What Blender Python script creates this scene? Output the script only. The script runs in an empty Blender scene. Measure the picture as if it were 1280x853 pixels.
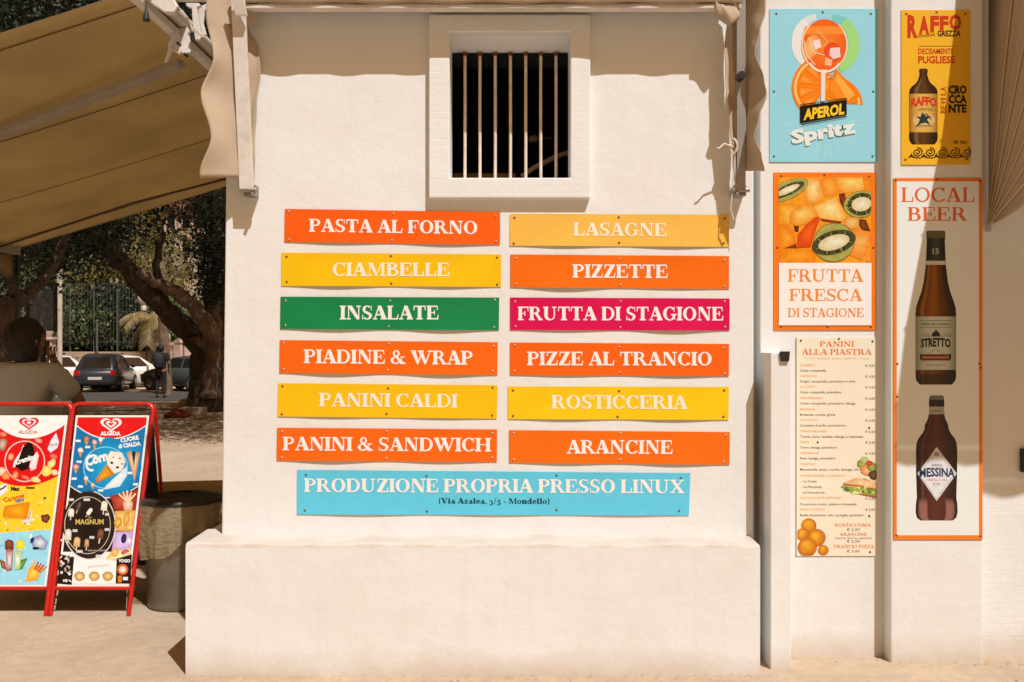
import bpy, bmesh, math, random
import numpy as np
from mathutils import Vector, Matrix
random.seed(7); rng = np.random.default_rng(7)
PI = math.pi
# ------------------------------------------------------------ camera, light, exposure
sc = bpy.context.scene
COL = sc.collection
F = 1244.0          # focal length in photograph pixels
EYE = 1.52
cam = bpy.data.cameras.new("camera"); cam.lens = 35.0; cam.sensor_width = 36.0
cam.clip_start = 0.05; cam.clip_end = 1200.0; cam.shift_y = 0.0027
camo = bpy.data.objects.new("camera", cam); COL.objects.link(camo)
camo.location = (0, 0, EYE); camo.rotation_euler = (PI/2, 0, 0)
sc.camera = camo
SUN = Vector((0.6, -1.0, 1.8)).normalized()       # towards the sun
elev = math.asin(SUN.z); azim = math.atan2(SUN.x, SUN.y)
w = bpy.data.worlds.new("World"); sc.world = w; w.use_nodes = True
nt = w.node_tree
bg = nt.nodes["Background"]
sky = nt.nodes.new("ShaderNodeTexSky"); sky.sky_type = 'NISHITA'; sky.sun_disc = False
sky.sun_elevation = elev; sky.sun_rotation = azim
sky.dust_density = 4.0; sky.ozone_density = 0.6; sky.air_density = 1.0
tint = nt.nodes.new("ShaderNodeMix"); tint.data_type = 'RGBA'; tint.blend_type = 'MULTIPLY'
tint.inputs[0].default_value = 1.0; tint.inputs[7].default_value = (1.0, 0.44, 0.07, 1)
nt.links.new(sky.outputs[0], tint.inputs[6]); nt.links.new(tint.outputs[2], bg.inputs[0])
bg.inputs[1].default_value = 0.06
sl = bpy.data.lights.new("sun", 'SUN'); sl.energy = 4.2; sl.angle = math.radians(0.5); sl.color = (1.0, 0.985, 0.97)
so = bpy.data.objects.new("sun", sl); COL.objects.link(so)
so.rotation_euler = SUN.to_track_quat('Z', 'Y').to_euler(); so.location = (6, -8, 14)
vs = sc.view_settings; vs.view_transform = 'Standard'; vs.look = 'None'; vs.gamma = 1.0
vs.use_curve_mapping = False; vs.exposure = 0.07
sc.cycles.max_bounces = 8; sc.cycles.transparent_max_bounces = 16

# ------------------------------------------------------------ helpers
def W(x, y, D):                       # photograph pixel -> place at distance D
    return Vector(((x-640)*D/F, D, EYE-(y-430)*D/F))
def lin(c, a=1.0):
    o = []
    for v in c[:3]:
        v = v/255.0
        o.append(v/12.92 if v <= 0.04045 else ((v+0.055)/1.055)**2.4)
    return (o[0], o[1], o[2], a)

def ink(c):
    r, g, b, a = lin(c); return (min(r*.95, .85), min(g*1.08, .85), min(b*1.25, .85), a)

class MB:
    def __init__(s): s.v = []; s.f = []; s.m = []; s.sm = []
    def add(s, vs_, fs, m=0, smooth=False):
        b = len(s.v); s.v += [tuple(p) for p in vs_]
        for f in fs:
            s.f.append([b+i for i in f]); s.m.append(m); s.sm.append(smooth)
        return s
    def box(s, x0, x1, y0, y1, z0, z1, m=0):
        vs_ = [(x0,y0,z0),(x1,y0,z0),(x1,y1,z0),(x0,y1,z0),(x0,y0,z1),(x1,y0,z1),(x1,y1,z1),(x0,y1,z1)]
        return s.add(vs_, [(0,3,2,1),(4,5,6,7),(0,1,5,4),(1,2,6,5),(2,3,7,6),(3,0,4,7)], m)
    def tube(s, pts, r, n=10, m=0, caps=True):
        pts = [Vector(p) for p in pts]; k = len(pts)
        rs = r if isinstance(r, (list, tuple)) else [r]*k
        rings = []
        up = None
        for i, p in enumerate(pts):
            t = (pts[min(i+1, k-1)]-pts[max(i-1, 0)]).normalized()
            if up is None:
                up = Vector((0,0,1)) if abs(t.z) < 0.9 else Vector((0,1,0))
            a = t.cross(up).normalized(); b = a.cross(t).normalized(); up = b
            rings.append([p+(a*math.cos(2*PI*j/n)+b*math.sin(2*PI*j/n))*rs[i] for j in range(n)])
        vs_ = [q for rg in rings for q in rg]; fs = []
        for i in range(k-1):
            for j in range(n):
                fs.append((i*n+j, i*n+(j+1) % n, (i+1)*n+(j+1) % n, (i+1)*n+j))
        s.add(vs_, fs, m, True)
        if caps:
            s.add(rings[0], [tuple(range(n))], m); s.add(rings[-1], [tuple(reversed(range(n)))], m)
        return s
    def lathe(s, prof, c, n=32, m=0, wob=None):
        vs_ = []; fs = []
        for i, (r, z) in enumerate(prof):
            for j in range(n):
                a = 2*PI*j/n; rr = r+(wob(i, a) if wob else 0)
                vs_.append((c[0]+rr*math.cos(a), c[1]+rr*math.sin(a), c[2]+z))
        for i in range(len(prof)-1):
            for j in range(n):
                fs.append((i*n+j, i*n+(j+1) % n, (i+1)*n+(j+1) % n, (i+1)*n+j))
        return s.add(vs_, fs, m, True)
    def prism(s, poly, axis, a0, a1, m=0):     # poly 2D, extruded along axis 'x','y','z'
        def P(p, a):
            return {'x': (a, p[0], p[1]), 'y': (p[0], a, p[1]), 'z': (p[0], p[1], a)}[axis]
        n = len(poly); vs_ = [P(p, a0) for p in poly]+[P(p, a1) for p in poly]
        fs = [tuple(range(n))[::-1], tuple(range(n, 2*n))]+[(i, (i+1) % n, n+(i+1) % n, n+i) for i in range(n)]
        return s.add(vs_, fs, m)
    def sheet(s, fn, nu, nv, th, m=0):         # fn(u,v)->Vector ; thickness along +Y
        vs_ = []
        for k in (0, 1):
            for j in range(nv+1):
                for i in range(nu+1):
                    p = Vector(fn(i/nu, j/nv)); vs_.append((p.x, p.y+k*th, p.z))
        N = (nu+1)*(nv+1); q = lambda i, j, k: k*N+j*(nu+1)+i; fs = []
        for j in range(nv):
            for i in range(nu):
                fs.append((q(i,j,0), q(i+1,j,0), q(i+1,j+1,0), q(i,j+1,0)))
                fs.append((q(i,j,1), q(i,j+1,1), q(i+1,j+1,1), q(i+1,j,1)))
        for i in range(nu):
            fs.append((q(i,0,0), q(i,0,1), q(i+1,0,1), q(i+1,0,0)))
            fs.append((q(i,nv,0), q(i+1,nv,0), q(i+1,nv,1), q(i,nv,1)))
        for j in range(nv):
            fs.append((q(0,j,0), q(0,j+1,0), q(0,j+1,1), q(0,j,1)))
            fs.append((q(nu,j,0), q(nu,j,1), q(nu,j+1,1), q(nu,j+1,0)))
        return s.add(vs_, fs, m, False)

def obj(name, mb, mats, parent=None, bevel=0, fixn=True, smooth_angle=None):
    me = bpy.data.meshes.new(name)
    me.from_pydata([tuple(v) for v in mb.v], [], mb.f)
    for m in (mats if isinstance(mats, (list, tuple)) else [mats]): me.materials.append(m)
    if mb.f:
        me.polygons.foreach_set('material_index', mb.m); me.polygons.foreach_set('use_smooth', mb.sm)
    if fixn:
        bm = bmesh.new(); bm.from_mesh(me)
        if bevel: bmesh.ops.remove_doubles(bm, verts=bm.verts, dist=1e-5)
        bmesh.ops.recalc_face_normals(bm, faces=bm.faces); bm.to_mesh(me); bm.free()
    me.update()
    o = bpy.data.objects.new(name, me); COL.objects.link(o)
    if parent is not None:
        o.parent = parent; o.matrix_parent_inverse = Matrix.Translation(-parent.location) if False else o.matrix_parent_inverse
        o.location = -parent.location if parent.type == 'EMPTY' and parent.get('_world') else (0,0,0)
    if bevel:
        md = o.modifiers.new("bevel", 'BEVEL'); md.width = bevel; md.segments = 2; md.limit_method = 'ANGLE'; md.angle_limit = math.radians(35)
    return o
def tag(o, label=None, cat=None, group=None, kind=None):
    if label: o['label'] = label
    if cat: o['category'] = cat
    if group: o['group'] = group
    if kind: o['kind'] = kind
    return o
def thing(name, label, cat, loc=(0,0,0), group=None, world=True):
    """Empty at the base of a thing. world=True: its parts are modelled in world coordinates."""
    o = bpy.data.objects.new(name, None); COL.objects.link(o); o.location = loc
    o.empty_display_size = 0.1
    if world: o['_world'] = 1
    return tag(o, label, cat, group)

# ------------------------------------------------------------ materials
def mat(name, col, rough=0.7, var=0.0, vscale=6.0, bump=0.0, bscale=60.0, metal=0.0, spec=0.5, col2=None, stretch=(1,1,1), coat=0):
    m = bpy.data.materials.new(name); m.use_nodes = True; n = m.node_tree.nodes; l = m.node_tree.links
    b = n["Principled BSDF"]; b.inputs['Roughness'].default_value = rough; b.inputs['Metallic'].default_value = metal
    b.inputs['Specular IOR Level'].default_value = spec
    if coat: b.inputs['Coat Weight'].default_value = coat
    c = tuple(col)+(1,) if len(col) == 3 else col
    tc = n.new("ShaderNodeTexCoord"); mp = n.new("ShaderNodeMapping"); mp.inputs['Scale'].default_value = stretch
    l.new(tc.outputs['Object'], mp.inputs[0])
    if var or col2:
        nz = n.new("ShaderNodeTexNoise"); nz.inputs['Scale'].default_value = vscale; nz.inputs['Detail'].default_value = 6
        nz.inputs['Roughness'].default_value = 0.65
        l.new(mp.outputs[0], nz.inputs[0])
        cr = n.new("ShaderNodeValToRGB"); cr.color_ramp.elements[0].position = 0.3; cr.color_ramp.elements[1].position = 0.7
        c2 = tuple(col2)+(1,) if col2 else tuple(x*(1-var) for x in c[:3])+(1,)
        cr.color_ramp.elements[0].color = c2; cr.color_ramp.elements[1].color = c
        l.new(nz.outputs[0], cr.inputs[0]); l.new(cr.outputs[0], b.inputs['Base Color'])
    else:
        b.inputs['Base Color'].default_value = c
    if bump:
        nb = n.new("ShaderNodeTexNoise"); nb.inputs['Scale'].default_value = bscale; nb.inputs['Detail'].default_value = 5
        l.new(mp.outputs[0], nb.inputs[0])
        bp = n.new("ShaderNodeBump"); bp.inputs['Strength'].default_value = 1.0; bp.inputs['Distance'].default_value = bump
        l.new(nb.outputs[0], bp.inputs['Height']); l.new(bp.outputs[0], b.inputs['Normal'])
    return m

def wall_mat(name, col, dirt, brick=False, streak=0.35):
    """painted render: broad blotches, vertical streaks, fine grain, optionally brick courses showing through"""
    m = bpy.data.materials.new(name); m.use_nodes = True; n = m.node_tree.nodes; l = m.node_tree.links
    b = n["Principled BSDF"]; b.inputs['Roughness'].default_value = 0.82; b.inputs['Specular IOR Level'].default_value = 0.25
    tc = n.new("ShaderNodeTexCoord")
    n1 = n.new("ShaderNodeTexNoise"); n1.inputs['Scale'].default_value = 1.6; n1.inputs['Detail'].default_value = 9; n1.inputs['Roughness'].default_value = 0.7
    l.new(tc.outputs['Object'], n1.inputs[0])
    mp = n.new("ShaderNodeMapping"); mp.inputs['Scale'].default_value = (16, 16, 2.2); l.new(tc.outputs['Object'], mp.inputs[0])
    n2 = n.new("ShaderNodeTexNoise"); n2.inputs['Scale'].default_value = 1.0; n2.inputs['Detail'].default_value = 4; l.new(mp.outputs[0], n2.inputs[0])
    r1 = n.new("ShaderNodeValToRGB"); r1.color_ramp.elements[0].position = 0.35; r1.color_ramp.elements[1].position = 0.72
    r1.color_ramp.elements[0].color = tuple(col)+(1,); r1.color_ramp.elements[1].color = tuple(dirt)+(1,)
    l.new(n1.outputs[0], r1.inputs[0])
    r2 = n.new("ShaderNodeMapRange"); r2.inputs[1].default_value = 0.52; r2.inputs[2].default_value = 0.8; r2.inputs[3].default_value = 0; r2.inputs[4].default_value = streak
    l.new(n2.outputs[0], r2.inputs[0])
    mx = n.new("ShaderNodeMix"); mx.data_type = 'RGBA'; l.new(r2.outputs[0], mx.inputs[0]); l.new(r1.outputs[0], mx.inputs[6])
    mx.inputs[7].default_value = tuple(x*0.93 for x in dirt)+(1,)
    # splash dirt close to the ground
    sx = n.new("ShaderNodeSeparateXYZ"); l.new(tc.outputs['Object'], sx.inputs[0])
    ad = n.new("ShaderNodeMath"); ad.operation = 'MULTIPLY_ADD'; l.new(n1.outputs[0], ad.inputs[0]); ad.inputs[1].default_value = -0.22; l.new(sx.outputs[2], ad.inputs[2])
    r3 = n.new("ShaderNodeMapRange"); r3.inputs[1].default_value = -0.10; r3.inputs[2].default_value = 0.02; r3.inputs[3].default_value = 0.5; r3.inputs[4].default_value = 0.0
    l.new(ad.outputs[0], r3.inputs[0])
    m2 = n.new("ShaderNodeMix"); m2.data_type = 'RGBA'; l.new(r3.outputs[0], m2.inputs[0]); l.new(mx.outputs[2], m2.inputs[6]); m2.inputs[7].default_value = (0.5, 0.38, 0.26, 1)
    l.new(m2.outputs[2], b.inputs['Base Color'])
    nb = n.new("ShaderNodeTexNoise"); nb.inputs['Scale'].default_value = 38; nb.inputs['Detail'].default_value = 7; nb.inputs['Roughness'].default_value = 0.6; l.new(tc.outputs['Object'], nb.inputs[0])
    bp = n.new("ShaderNodeBump"); bp.inputs['Strength'].default_value = 1; bp.inputs['Distance'].default_value = 0.0014; l.new(nb.outputs[0], bp.inputs['Height'])
    last = bp
    nc = n.new("ShaderNodeTexNoise"); nc.inputs['Scale'].default_value = 5; nc.inputs['Detail'].default_value = 2; l.new(tc.outputs['Object'], nc.inputs[0])
    bq = n.new("ShaderNodeBump"); bq.inputs['Strength'].default_value = 1; bq.inputs['Distance'].default_value = 0.005; l.new(nc.outputs[0], bq.inputs['Height']); l.new(bp.outputs[0], bq.inputs['Normal']); last = bq
    if brick:
        cb = n.new("ShaderNodeCombineXYZ"); l.new(sx.outputs[0], cb.inputs[0]); l.new(sx.outputs[2], cb.inputs[1])
        br = n.new("ShaderNodeTexBrick"); br.inputs['Scale'].default_value = 1.0; br.inputs['Mortar Size'].default_value = 0.004; br.inputs['Mortar Smooth'].default_value = 1.0
        br.inputs['Brick Width'].default_value = 0.11; br.inputs['Row Height'].default_value = 0.032
        br.inputs['Color1'].default_value = (1,1,1,1); br.inputs['Color2'].default_value = (.8,.8,.8,1); br.inputs['Mortar'].default_value = (0,0,0,1)
        l.new(cb.outputs[0], br.inputs[0])
        b3 = n.new("ShaderNodeBump"); b3.inputs['Strength'].default_value = 0.3; b3.inputs['Distance'].default_value = 0.001
        l.new(br.outputs[0], b3.inputs['Height']); l.new(last.outputs[0], b3.inputs['Normal']); last = b3
    l.new(last.outputs[0], b.inputs['Normal'])
    return m

def cloth_mat(name, col, trans, tcol, var=0.15):
    m = bpy.data.materials.new(name); m.use_nodes = True; n = m.node_tree.nodes; l = m.node_tree.links
    for x in list(n): n.remove(x)
    out = n.new("ShaderNodeOutputMaterial"); d = n.new("ShaderNodeBsdfDiffuse"); t = n.new("ShaderNodeBsdfTranslucent"); mx = n.new("ShaderNodeMixShader")
    tc = n.new("ShaderNodeTexCoord"); nz = n.new("ShaderNodeTexNoise"); nz.inputs['Scale'].default_value = 1.3; nz.inputs['Detail'].default_value = 7; nz.inputs['Roughness'].default_value = .6; l.new(tc.outputs['Object'], nz.inputs[0])
    for node, c in ((d, col), (t, tcol)):
        cr = n.new("ShaderNodeValToRGB"); cr.color_ramp.elements[0].position = .3; cr.color_ramp.elements[1].position = .7
        cr.color_ramp.elements[0].color = tuple(x*(1-var) for x in c)+(1,); cr.color_ramp.elements[1].color = tuple(c)+(1,)
        l.new(nz.outputs[0], cr.inputs[0]); l.new(cr.outputs[0], node.inputs[0])
    nw = n.new("ShaderNodeTexNoise"); nw.inputs['Scale'].default_value = 7; nw.inputs['Detail'].default_value = 3; l.new(tc.outputs['Object'], nw.inputs[0])
    bp = n.new("ShaderNodeBump"); bp.inputs['Strength'].default_value = .6; bp.inputs['Distance'].default_value = .01; l.new(nw.outputs[0], bp.inputs['Height']); l.new(bp.outputs[0], d.inputs['Normal'])
    mx.inputs[0].default_value = trans; l.new(d.outputs[0], mx.inputs[1]); l.new(t.outputs[0], mx.inputs[2]); l.new(mx.outputs[0], out.inputs[0])
    return m

def leaf_mat(name, c1, c2, trans=0.25):
    m = bpy.data.materials.new(name); m.use_nodes = True; n = m.node_tree.nodes; l = m.node_tree.links
    for x in list(n): n.remove(x)
    out = n.new("ShaderNodeOutputMaterial"); d = n.new("ShaderNodeBsdfPrincipled"); t = n.new("ShaderNodeBsdfTranslucent"); mx = n.new("ShaderNodeMixShader")
    d.inputs['Roughness'].default_value = .55
    g = n.new("ShaderNodeNewGeometry"); cr = n.new("ShaderNodeValToRGB"); cr.color_ramp.elements[0].color = tuple(c1)+(1,); cr.color_ramp.elements[1].color = tuple(c2)+(1,)
    l.new(g.outputs['Random Per Island'], cr.inputs[0]); l.new(cr.outputs[0], d.inputs['Base Color']); l.new(cr.outputs[0], t.inputs[0])
    mx.inputs[0].default_value = trans; l.new(d.outputs[0], mx.inputs[1]); l.new(t.outputs[0], mx.inputs[2]); l.new(mx.outputs[0], out.inputs[0])
    return m

def ink_mat(name, rough, spec=0.4, worn=0.06, photo=0.0):
    m = bpy.data.materials.new(name); m.use_nodes = True; n = m.node_tree.nodes; l = m.node_tree.links
    b = n["Principled BSDF"]; b.inputs['Roughness'].default_value = rough; b.inputs['Specular IOR Level'].default_value = spec
    a = n.new("ShaderNodeAttribute"); a.attribute_name = "ink"
    tc = n.new("ShaderNodeTexCoord"); nz = n.new("ShaderNodeTexNoise"); nz.inputs['Scale'].default_value = 9; nz.inputs['Detail'].default_value = 8; nz.inputs['Roughness'].default_value = .7
    l.new(tc.outputs['Object'], nz.inputs[0])
    r = n.new("ShaderNodeMapRange"); r.inputs[1].default_value = .3; r.inputs[2].default_value = .7; r.inputs[3].default_value = 1-worn; r.inputs[4].default_value = 1
    l.new(nz.outputs[0], r.inputs[0])
    mx = n.new("ShaderNodeMix"); mx.data_type = 'RGBA'; mx.blend_type = 'MULTIPLY'; mx.inputs[0].default_value = 1
    l.new(a.outputs[0], mx.inputs[6]); l.new(r.outputs[0], mx.inputs[7]); last = mx.outputs[2]
    if photo:                       # the grain and mottling of a printed photograph
        for sc_, k in ((38, 1.0), (120, .7)):
            q = n.new("ShaderNodeTexNoise"); q.inputs['Scale'].default_value = sc_; q.inputs['Detail'].default_value = 4; l.new(tc.outputs['Object'], q.inputs[0])
            rr = n.new("ShaderNodeMapRange"); rr.inputs[1].default_value = .3; rr.inputs[2].default_value = .7; rr.inputs[3].default_value = 1-photo*k; rr.inputs[4].default_value = 1+photo*k*.6
            l.new(q.outputs[0], rr.inputs[0]); m3 = n.new("ShaderNodeMix"); m3.data_type = 'RGBA'; m3.blend_type = 'MULTIPLY'; m3.inputs[0].default_value = 1
            l.new(last, m3.inputs[6]); l.new(rr.outputs[0], m3.inputs[7]); last = m3.outputs[2]
    l.new(last, b.inputs['Base Color'])
    return m

M = {}
M['wall'] = wall_mat('painted_render', (0.755, 0.79, 0.805), (0.72, 0.735, 0.72))
M['wall_brick'] = wall_mat('painted_brick', (0.755, 0.79, 0.805), (0.72, 0.735, 0.72), brick=True)
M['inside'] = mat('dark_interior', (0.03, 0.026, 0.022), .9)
M['white_metal'] = mat('white_painted_metal', (0.78, 0.76, 0.73), .45, var=.25, vscale=14, bump=.001, bscale=50)
M['grey_metal'] = mat('grey_metal', (0.35, 0.33, 0.30), .4, var=.3, metal=.6)
M['bar_paint'] = mat('flaking_white_bar_paint', (0.80, 0.72, 0.62), .55, col2=(0.62,0.50,0.38), vscale=22, bump=.002)
M['rust'] = mat('rust', (0.20, 0.075, 0.03), .9, var=.5, vscale=60)
M['cloth'] = cloth_mat('beige_awning_cloth', (0.64, 0.53, 0.40), .22, (0.42, 0.29, 0.14))
M['cloth_big'] = cloth_mat('brown_awning_cloth', (0.44, 0.36, 0.24), .55, (0.59, 0.455, 0.235), var=.22)
M['seam'] = mat('awning_seam', (0.10, 0.06, 0.025), .9)
M['stitch'] = mat('pale_stitching', (0.6, 0.46, 0.28), .9)
M['ink'] = ink_mat('matt_print', .5); M['ink_gloss'] = ink_mat('glossy_print', .28, .5, .03)
M['ink_photo'] = ink_mat('printed_photograph', .3, .5, .03, .13); M['ink_photo_soft'] = ink_mat('printed_photograph_soft', .3, .5, .03, .09)
M['screw'] = mat('screw_metal', (0.55, 0.5, 0.44), .35, metal=.7)
M['rust_screw'] = mat('rusty_screw', (0.16, 0.10, 0.05), .6, metal=.3)
M['red'] = mat('red_enamel', (0.60, 0.018, 0.012), .33, var=.25, vscale=25, coat=.2)
M['black'] = mat('black_plastic', (0.012, 0.012, 0.012), .5)
M['rope'] = mat('white_rope', (0.75, 0.68, 0.58), .9, bump=.003, bscale=200)
M['bark'] = mat('bark', (0.10, 0.065, 0.04), .95, col2=(0.03,0.02,0.014), vscale=9, bump=.05, bscale=7, stretch=(1,1,.35))
M['bark_pale_and_lit'] = mat('pale_and_sunlit_bark', (0.24, 0.16, 0.11), .95, col2=(0.09,0.06,0.04), vscale=7, bump=.04, bscale=9, stretch=(1,1,.5))  # sunlight on the tree limbs painted in as paler bark; palm trunks simply pale
# ------------------------------------------------------------ flat print: inked polygons in photograph units, laid on a real surface
def arc(cx, cy, ro, ri, a0, a1, n=14, ci=None):
    """ring sector as quads; ro, ri = (rx, ry)"""
    ci = ci or (cx, cy); q = []
    for i in range(n):
        a, b = math.radians(a0+(a1-a0)*i/n), math.radians(a0+(a1-a0)*(i+1)/n)
        q.append([(cx+ro[0]*math.cos(a), cy+ro[1]*math.sin(a)), (cx+ro[0]*math.cos(b), cy+ro[1]*math.sin(b)),
                  (ci[0]+ri[0]*math.cos(b), ci[1]+ri[1]*math.sin(b)), (ci[0]+ri[0]*math.cos(a), ci[1]+ri[1]*math.sin(a))])
    return q
def R(x0, y0, x1, y1): return [[(x0,y0),(x1,y0),(x1,y1),(x0,y1)]]
def glyphs(T=.07, S=.2):
    G = {}; k = max(0, S-.2)*.55
    def stem(x, w=S, l=.09, r=.09, top=True, bot=True):
        h = w/2; o = [R(x-h, T, x+h, 1-T) if (top and bot) else R(x-h, T if bot else 0, x+h, 1-T if top else 1)]
        if bot: o.append(R(x-h-l, 0, x+h+r, T))
        if top: o.append(R(x-h-l, 1-T, x+h+r, 1))
        return o
    def bowl(xj, cx, cy, rx, ry, s=S):
        return [R(xj, cy+ry-T, cx, cy+ry), R(xj, cy-ry, cx, cy-ry+T), arc(cx, cy, (rx, ry), (rx-s, ry-T), -90, 90)]
    x0 = .21; e = x0+S/2
    G['I'] = (.42, stem(.21))
    G['A'] = (1.02, [[[(.10,T),(.19,T),(.50,.90),(.42,1)]], [[(.40-k,1),(.58+k,1),(.96+k,T),(.70-k,T)]], R(0,0,.31,T), R(.58,0,1.04,T), R(.22,.30,.66,.30+T)])
    G['V'] = (1.02, [[[(.08-k,1-T),(.32+k,1-T),(.60+k,.12),(.46-k,0)]], [[(.46,0),(.58,0),(.92,1-T),(.82,1-T)]], R(0,1-T,.42,1), R(.70,1-T,1.04,1)])
    G['B'] = (.92, stem(x0)[:1]+[R(.02,0,e,T), R(.02,1-T,e,1)]+bowl(e,.48,.755,.33,.245)+bowl(e,.50,.275,.40,.275,.21))
    G['P'] = (.88, stem(x0)+bowl(e,.46,.72,.39,.28,.21))
    G['R'] = (1.05, stem(x0)+bowl(e,.46,.73,.36,.27,.2)+[[[(.46,.46),(.68,.50),(.98,T),(.72,T)]], R(.72,0,1.06,T)])
    G['D'] = (1.05, stem(x0)[:1]+[R(.02,0,e,T), R(.02,1-T,e,1)]+bowl(e,.50,.5,.52,.5,.22))
    G['O'] = (1.08, [arc(.54,.5,(.52,.51),(.54-S,.43),0,360,26)])
    G['Q'] = (1.08, [arc(.54,.5,(.52,.51),(.54-S,.43),0,360,26), [[(.5,.05),(.7,.1),(1.0,-.22),(.8,-.22)]]])
    G['C'] = (.98, [arc(.54,.5,(.52,.51),(.54-S,.43),42,318,22), R(.84,.64,.91,1.0), [[(.84,.16),(.94,.24),(.96,.20),(.88,.08)]]])
    G['G'] = (1.06, [arc(.54,.5,(.52,.51),(.54-S,.43),42,322,22), R(.84,.64,.91,1.0), R(.76,.08,.96,.38), R(.64,.38,1.06,.38+T)])
    G['E'] = (.92, stem(x0)[:1]+[R(.02,0,.88,T), R(.02,1-T,.84,1), [[(.76,1-T),(.84,1-T),(.86,.68),(.80,.68)]], [[(.78,T),(.88,T),(.92,.34),(.86,.34)]], R(e,.47,.58,.54), R(.56,.34,.63,.68)])
    G['F'] = (.86, stem(x0)[:1]+[R(.02,0,e+.13,T), R(.02,1-T,.84,1), [[(.76,1-T),(.84,1-T),(.86,.66),(.80,.66)]], R(e,.46,.56,.53), R(.54,.32,.61,.67)])
    G['L'] = (.86, stem(x0)[:1]+[R(.02,0,.82,T), R(.02,1-T,e+.1,1), [[(.72,T),(.82,T),(.86,.38),(.80,.38)]]])
    G['T'] = (.96, [R(.48-S/2,T,.48+S/2,1-T), R(.24,0,.72,T), R(.03,1-T,.93,1), [[(.03,1-T),(.11,1-T),(.08,.66),(.01,.66)]], [[(.85,1-T),(.93,1-T),(.95,.66),(.88,.66)]]])
    G['H'] = (1.16, stem(x0)+stem(.95)+[R(e,.47,.85,.54)])
    G['N'] = (1.12, [R(.14,T,.22,.95), R(.90,0,.98,1-T), [[(.06,1),(.34+2*k,1),(.98,.12),(.98,0),(.84-k,0)]], R(.02,0,.34,T), R(.76,1-T,1.10,1)])
    G['M'] = (1.36, [R(.14,T,.21,.95), R(1.05,T,1.25,1-T), [[(.06,1),(.33+2*k,1),(.74,.15),(.62,0)]], [[(.62,0),(.70,0),(1.12,1),(1.03,1)]], R(.02,0,.33,T), R(.96,0,1.34,T), R(1.05,1-T,1.34,1)])
    G['S'] = (.80, [arc(.40,.74,(.34,.27),(.36-S*.85,.19),35,200,14), arc(.40,.27,(.36,.28),(.38-S*.85,.20),20,-148,14),
                    [[(.06,.72),(.22,.66),(.66,.47),(.42,.42),(.12,.54)],], [[(.28,.62),(.60,.50),(.77,.34),(.76,.22),(.54,.32),(.16,.50)]], R(.68,.66,.74,1.0), R(.04,0,.10,.34)])
    G['U'] = (1.12, [R(.10,.34,.10+S,1-T), R(.84,.34,.94,1-T), arc(.52,.34,(.42,.35),((.74-S)/2,.25),180,360,16,((.94+S)/2,.34)), R(.02,1-T,.42,1), R(.72,1-T,1.06,1)])
    G['W'] = (1.58, [[[(.08-k,1-T),(.31+k,1-T),(.58+k,.12),(.46,0)]], [[(.46,0),(.56,0),(.88,.92),(.80,1)]], [[(.62-k,1-T),(.86+k,1-T),(1.14+k,.12),(1.02,0)]], [[(1.02,0),(1.12,0),(1.47,1-T),(1.38,1-T)]], R(0,1-T,.40,1), R(.54,1-T,.96,1), R(1.26,1-T,1.58,1)])
    G['X'] = (1.06, [[[(.08,1-T),(.34+k,1-T),(.98,T),(.72-k,T)]], [[(.80,1-T),(.91,1-T),(.24,T),(.12,T)]], R(.02,1-T,.44,1), R(.68,1-T,1.02,1), R(.01,0,.36,T), R(.62,0,1.06,T)])
    G['Z'] = (.90, [[[(.56-k,1-T),(.84,1-T),(.34+k,T),(.05,T)]], R(.08,1-T,.86,1), R(.04,0,.86,T), [[(.08,1-T),(.16,1-T),(.13,.68),(.07,.68)]], [[(.78,T),(.86,T),(.90,.36),(.84,.36)]]])
    G['&'] = (1.14, [arc(.44,.76,(.26,.25),(.11,.16),0,360,18), arc(.38,.27,(.37,.28),(.38-S*.85,.19),60,330,18), [[(.20,.68),(.44,.62),(1.06,T),(.70,T)]], [[(.66,.16),(.74,.14),(.94,.50),(.86,.50)]], R(.74,.48,1.08,.55), R(.72,0,1.14,T)])
    xh = .68; z0 = .17; s2 = S/2
    def ls(x, h=xh, base=True): return [R(x-s2, T if base else 0, x+s2, h)]+([R(x-s2-.06, 0, x+s2+.06, T)] if base else [])+[R(x-s2-.07, h-T*.8, x-s2, h)]
    G['l'] = (.44, ls(.22, 1)); G['i'] = (.44, ls(.22)+[arc(.22,.88,(.13,.12),(0,0),0,360,10)])
    G['o'] = (.70, [arc(.35,.34,(.34,.35),(.14,.27),0,360,18)])
    G['e'] = (.66, [arc(.34,.34,(.33,.35),(.13,.27),0,318,16), R(.18,.33,.60,.33+T)])
    G['a'] = (.72, [arc(.28,.20,(.26,.20),(.08,.13),0,360,14), R(.40,T,.40+S*.9,.5), arc(.36,.46,(.27,.22),(.08,.14),0,150,10), R(.40,0,.72,T)])
    G['n'] = (.84, ls(.22)+ls(.64,.46)+[arc(.44,.44,(.33,.24),(.10,.13),0,120,10)])
    G['d'] = (.80, [arc(.32,.34,(.31,.35),(.10,.27),0,360,16), R(.44,0,.44+S,1), R(.44+S,0,.80,T), R(.36,1-T*.8,.44,1)])
    G['z'] = (.64, [R(.05,0,.60,T*1.2), R(.05,xh-T*1.2,.58,xh), [[(.34,xh-T),(.58,xh-T),(.30,T),(.06,T)]]])
    G[','] = (.30, [arc(.14,.08,(.12,.10),(0,0),0,360,10), [[(.14,.02),(.26,.06),(.10,-.20),(.04,-.18)]]]); G['-'] = (.46, [R(.04,.26,.42,.38)])
    G['/'] = (.56, [[[(.38,1.02),(.50,1.02),(.16,-.08),(.04,-.08)]]])
    G['('] = (.40, [arc(.42,.42,(.40,.66),(.22,.60),110,250,12)]); G[')'] = (.40, [arc(-.02,.42,(.40,.66),(.22,.60),-70,70,12)])
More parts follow.
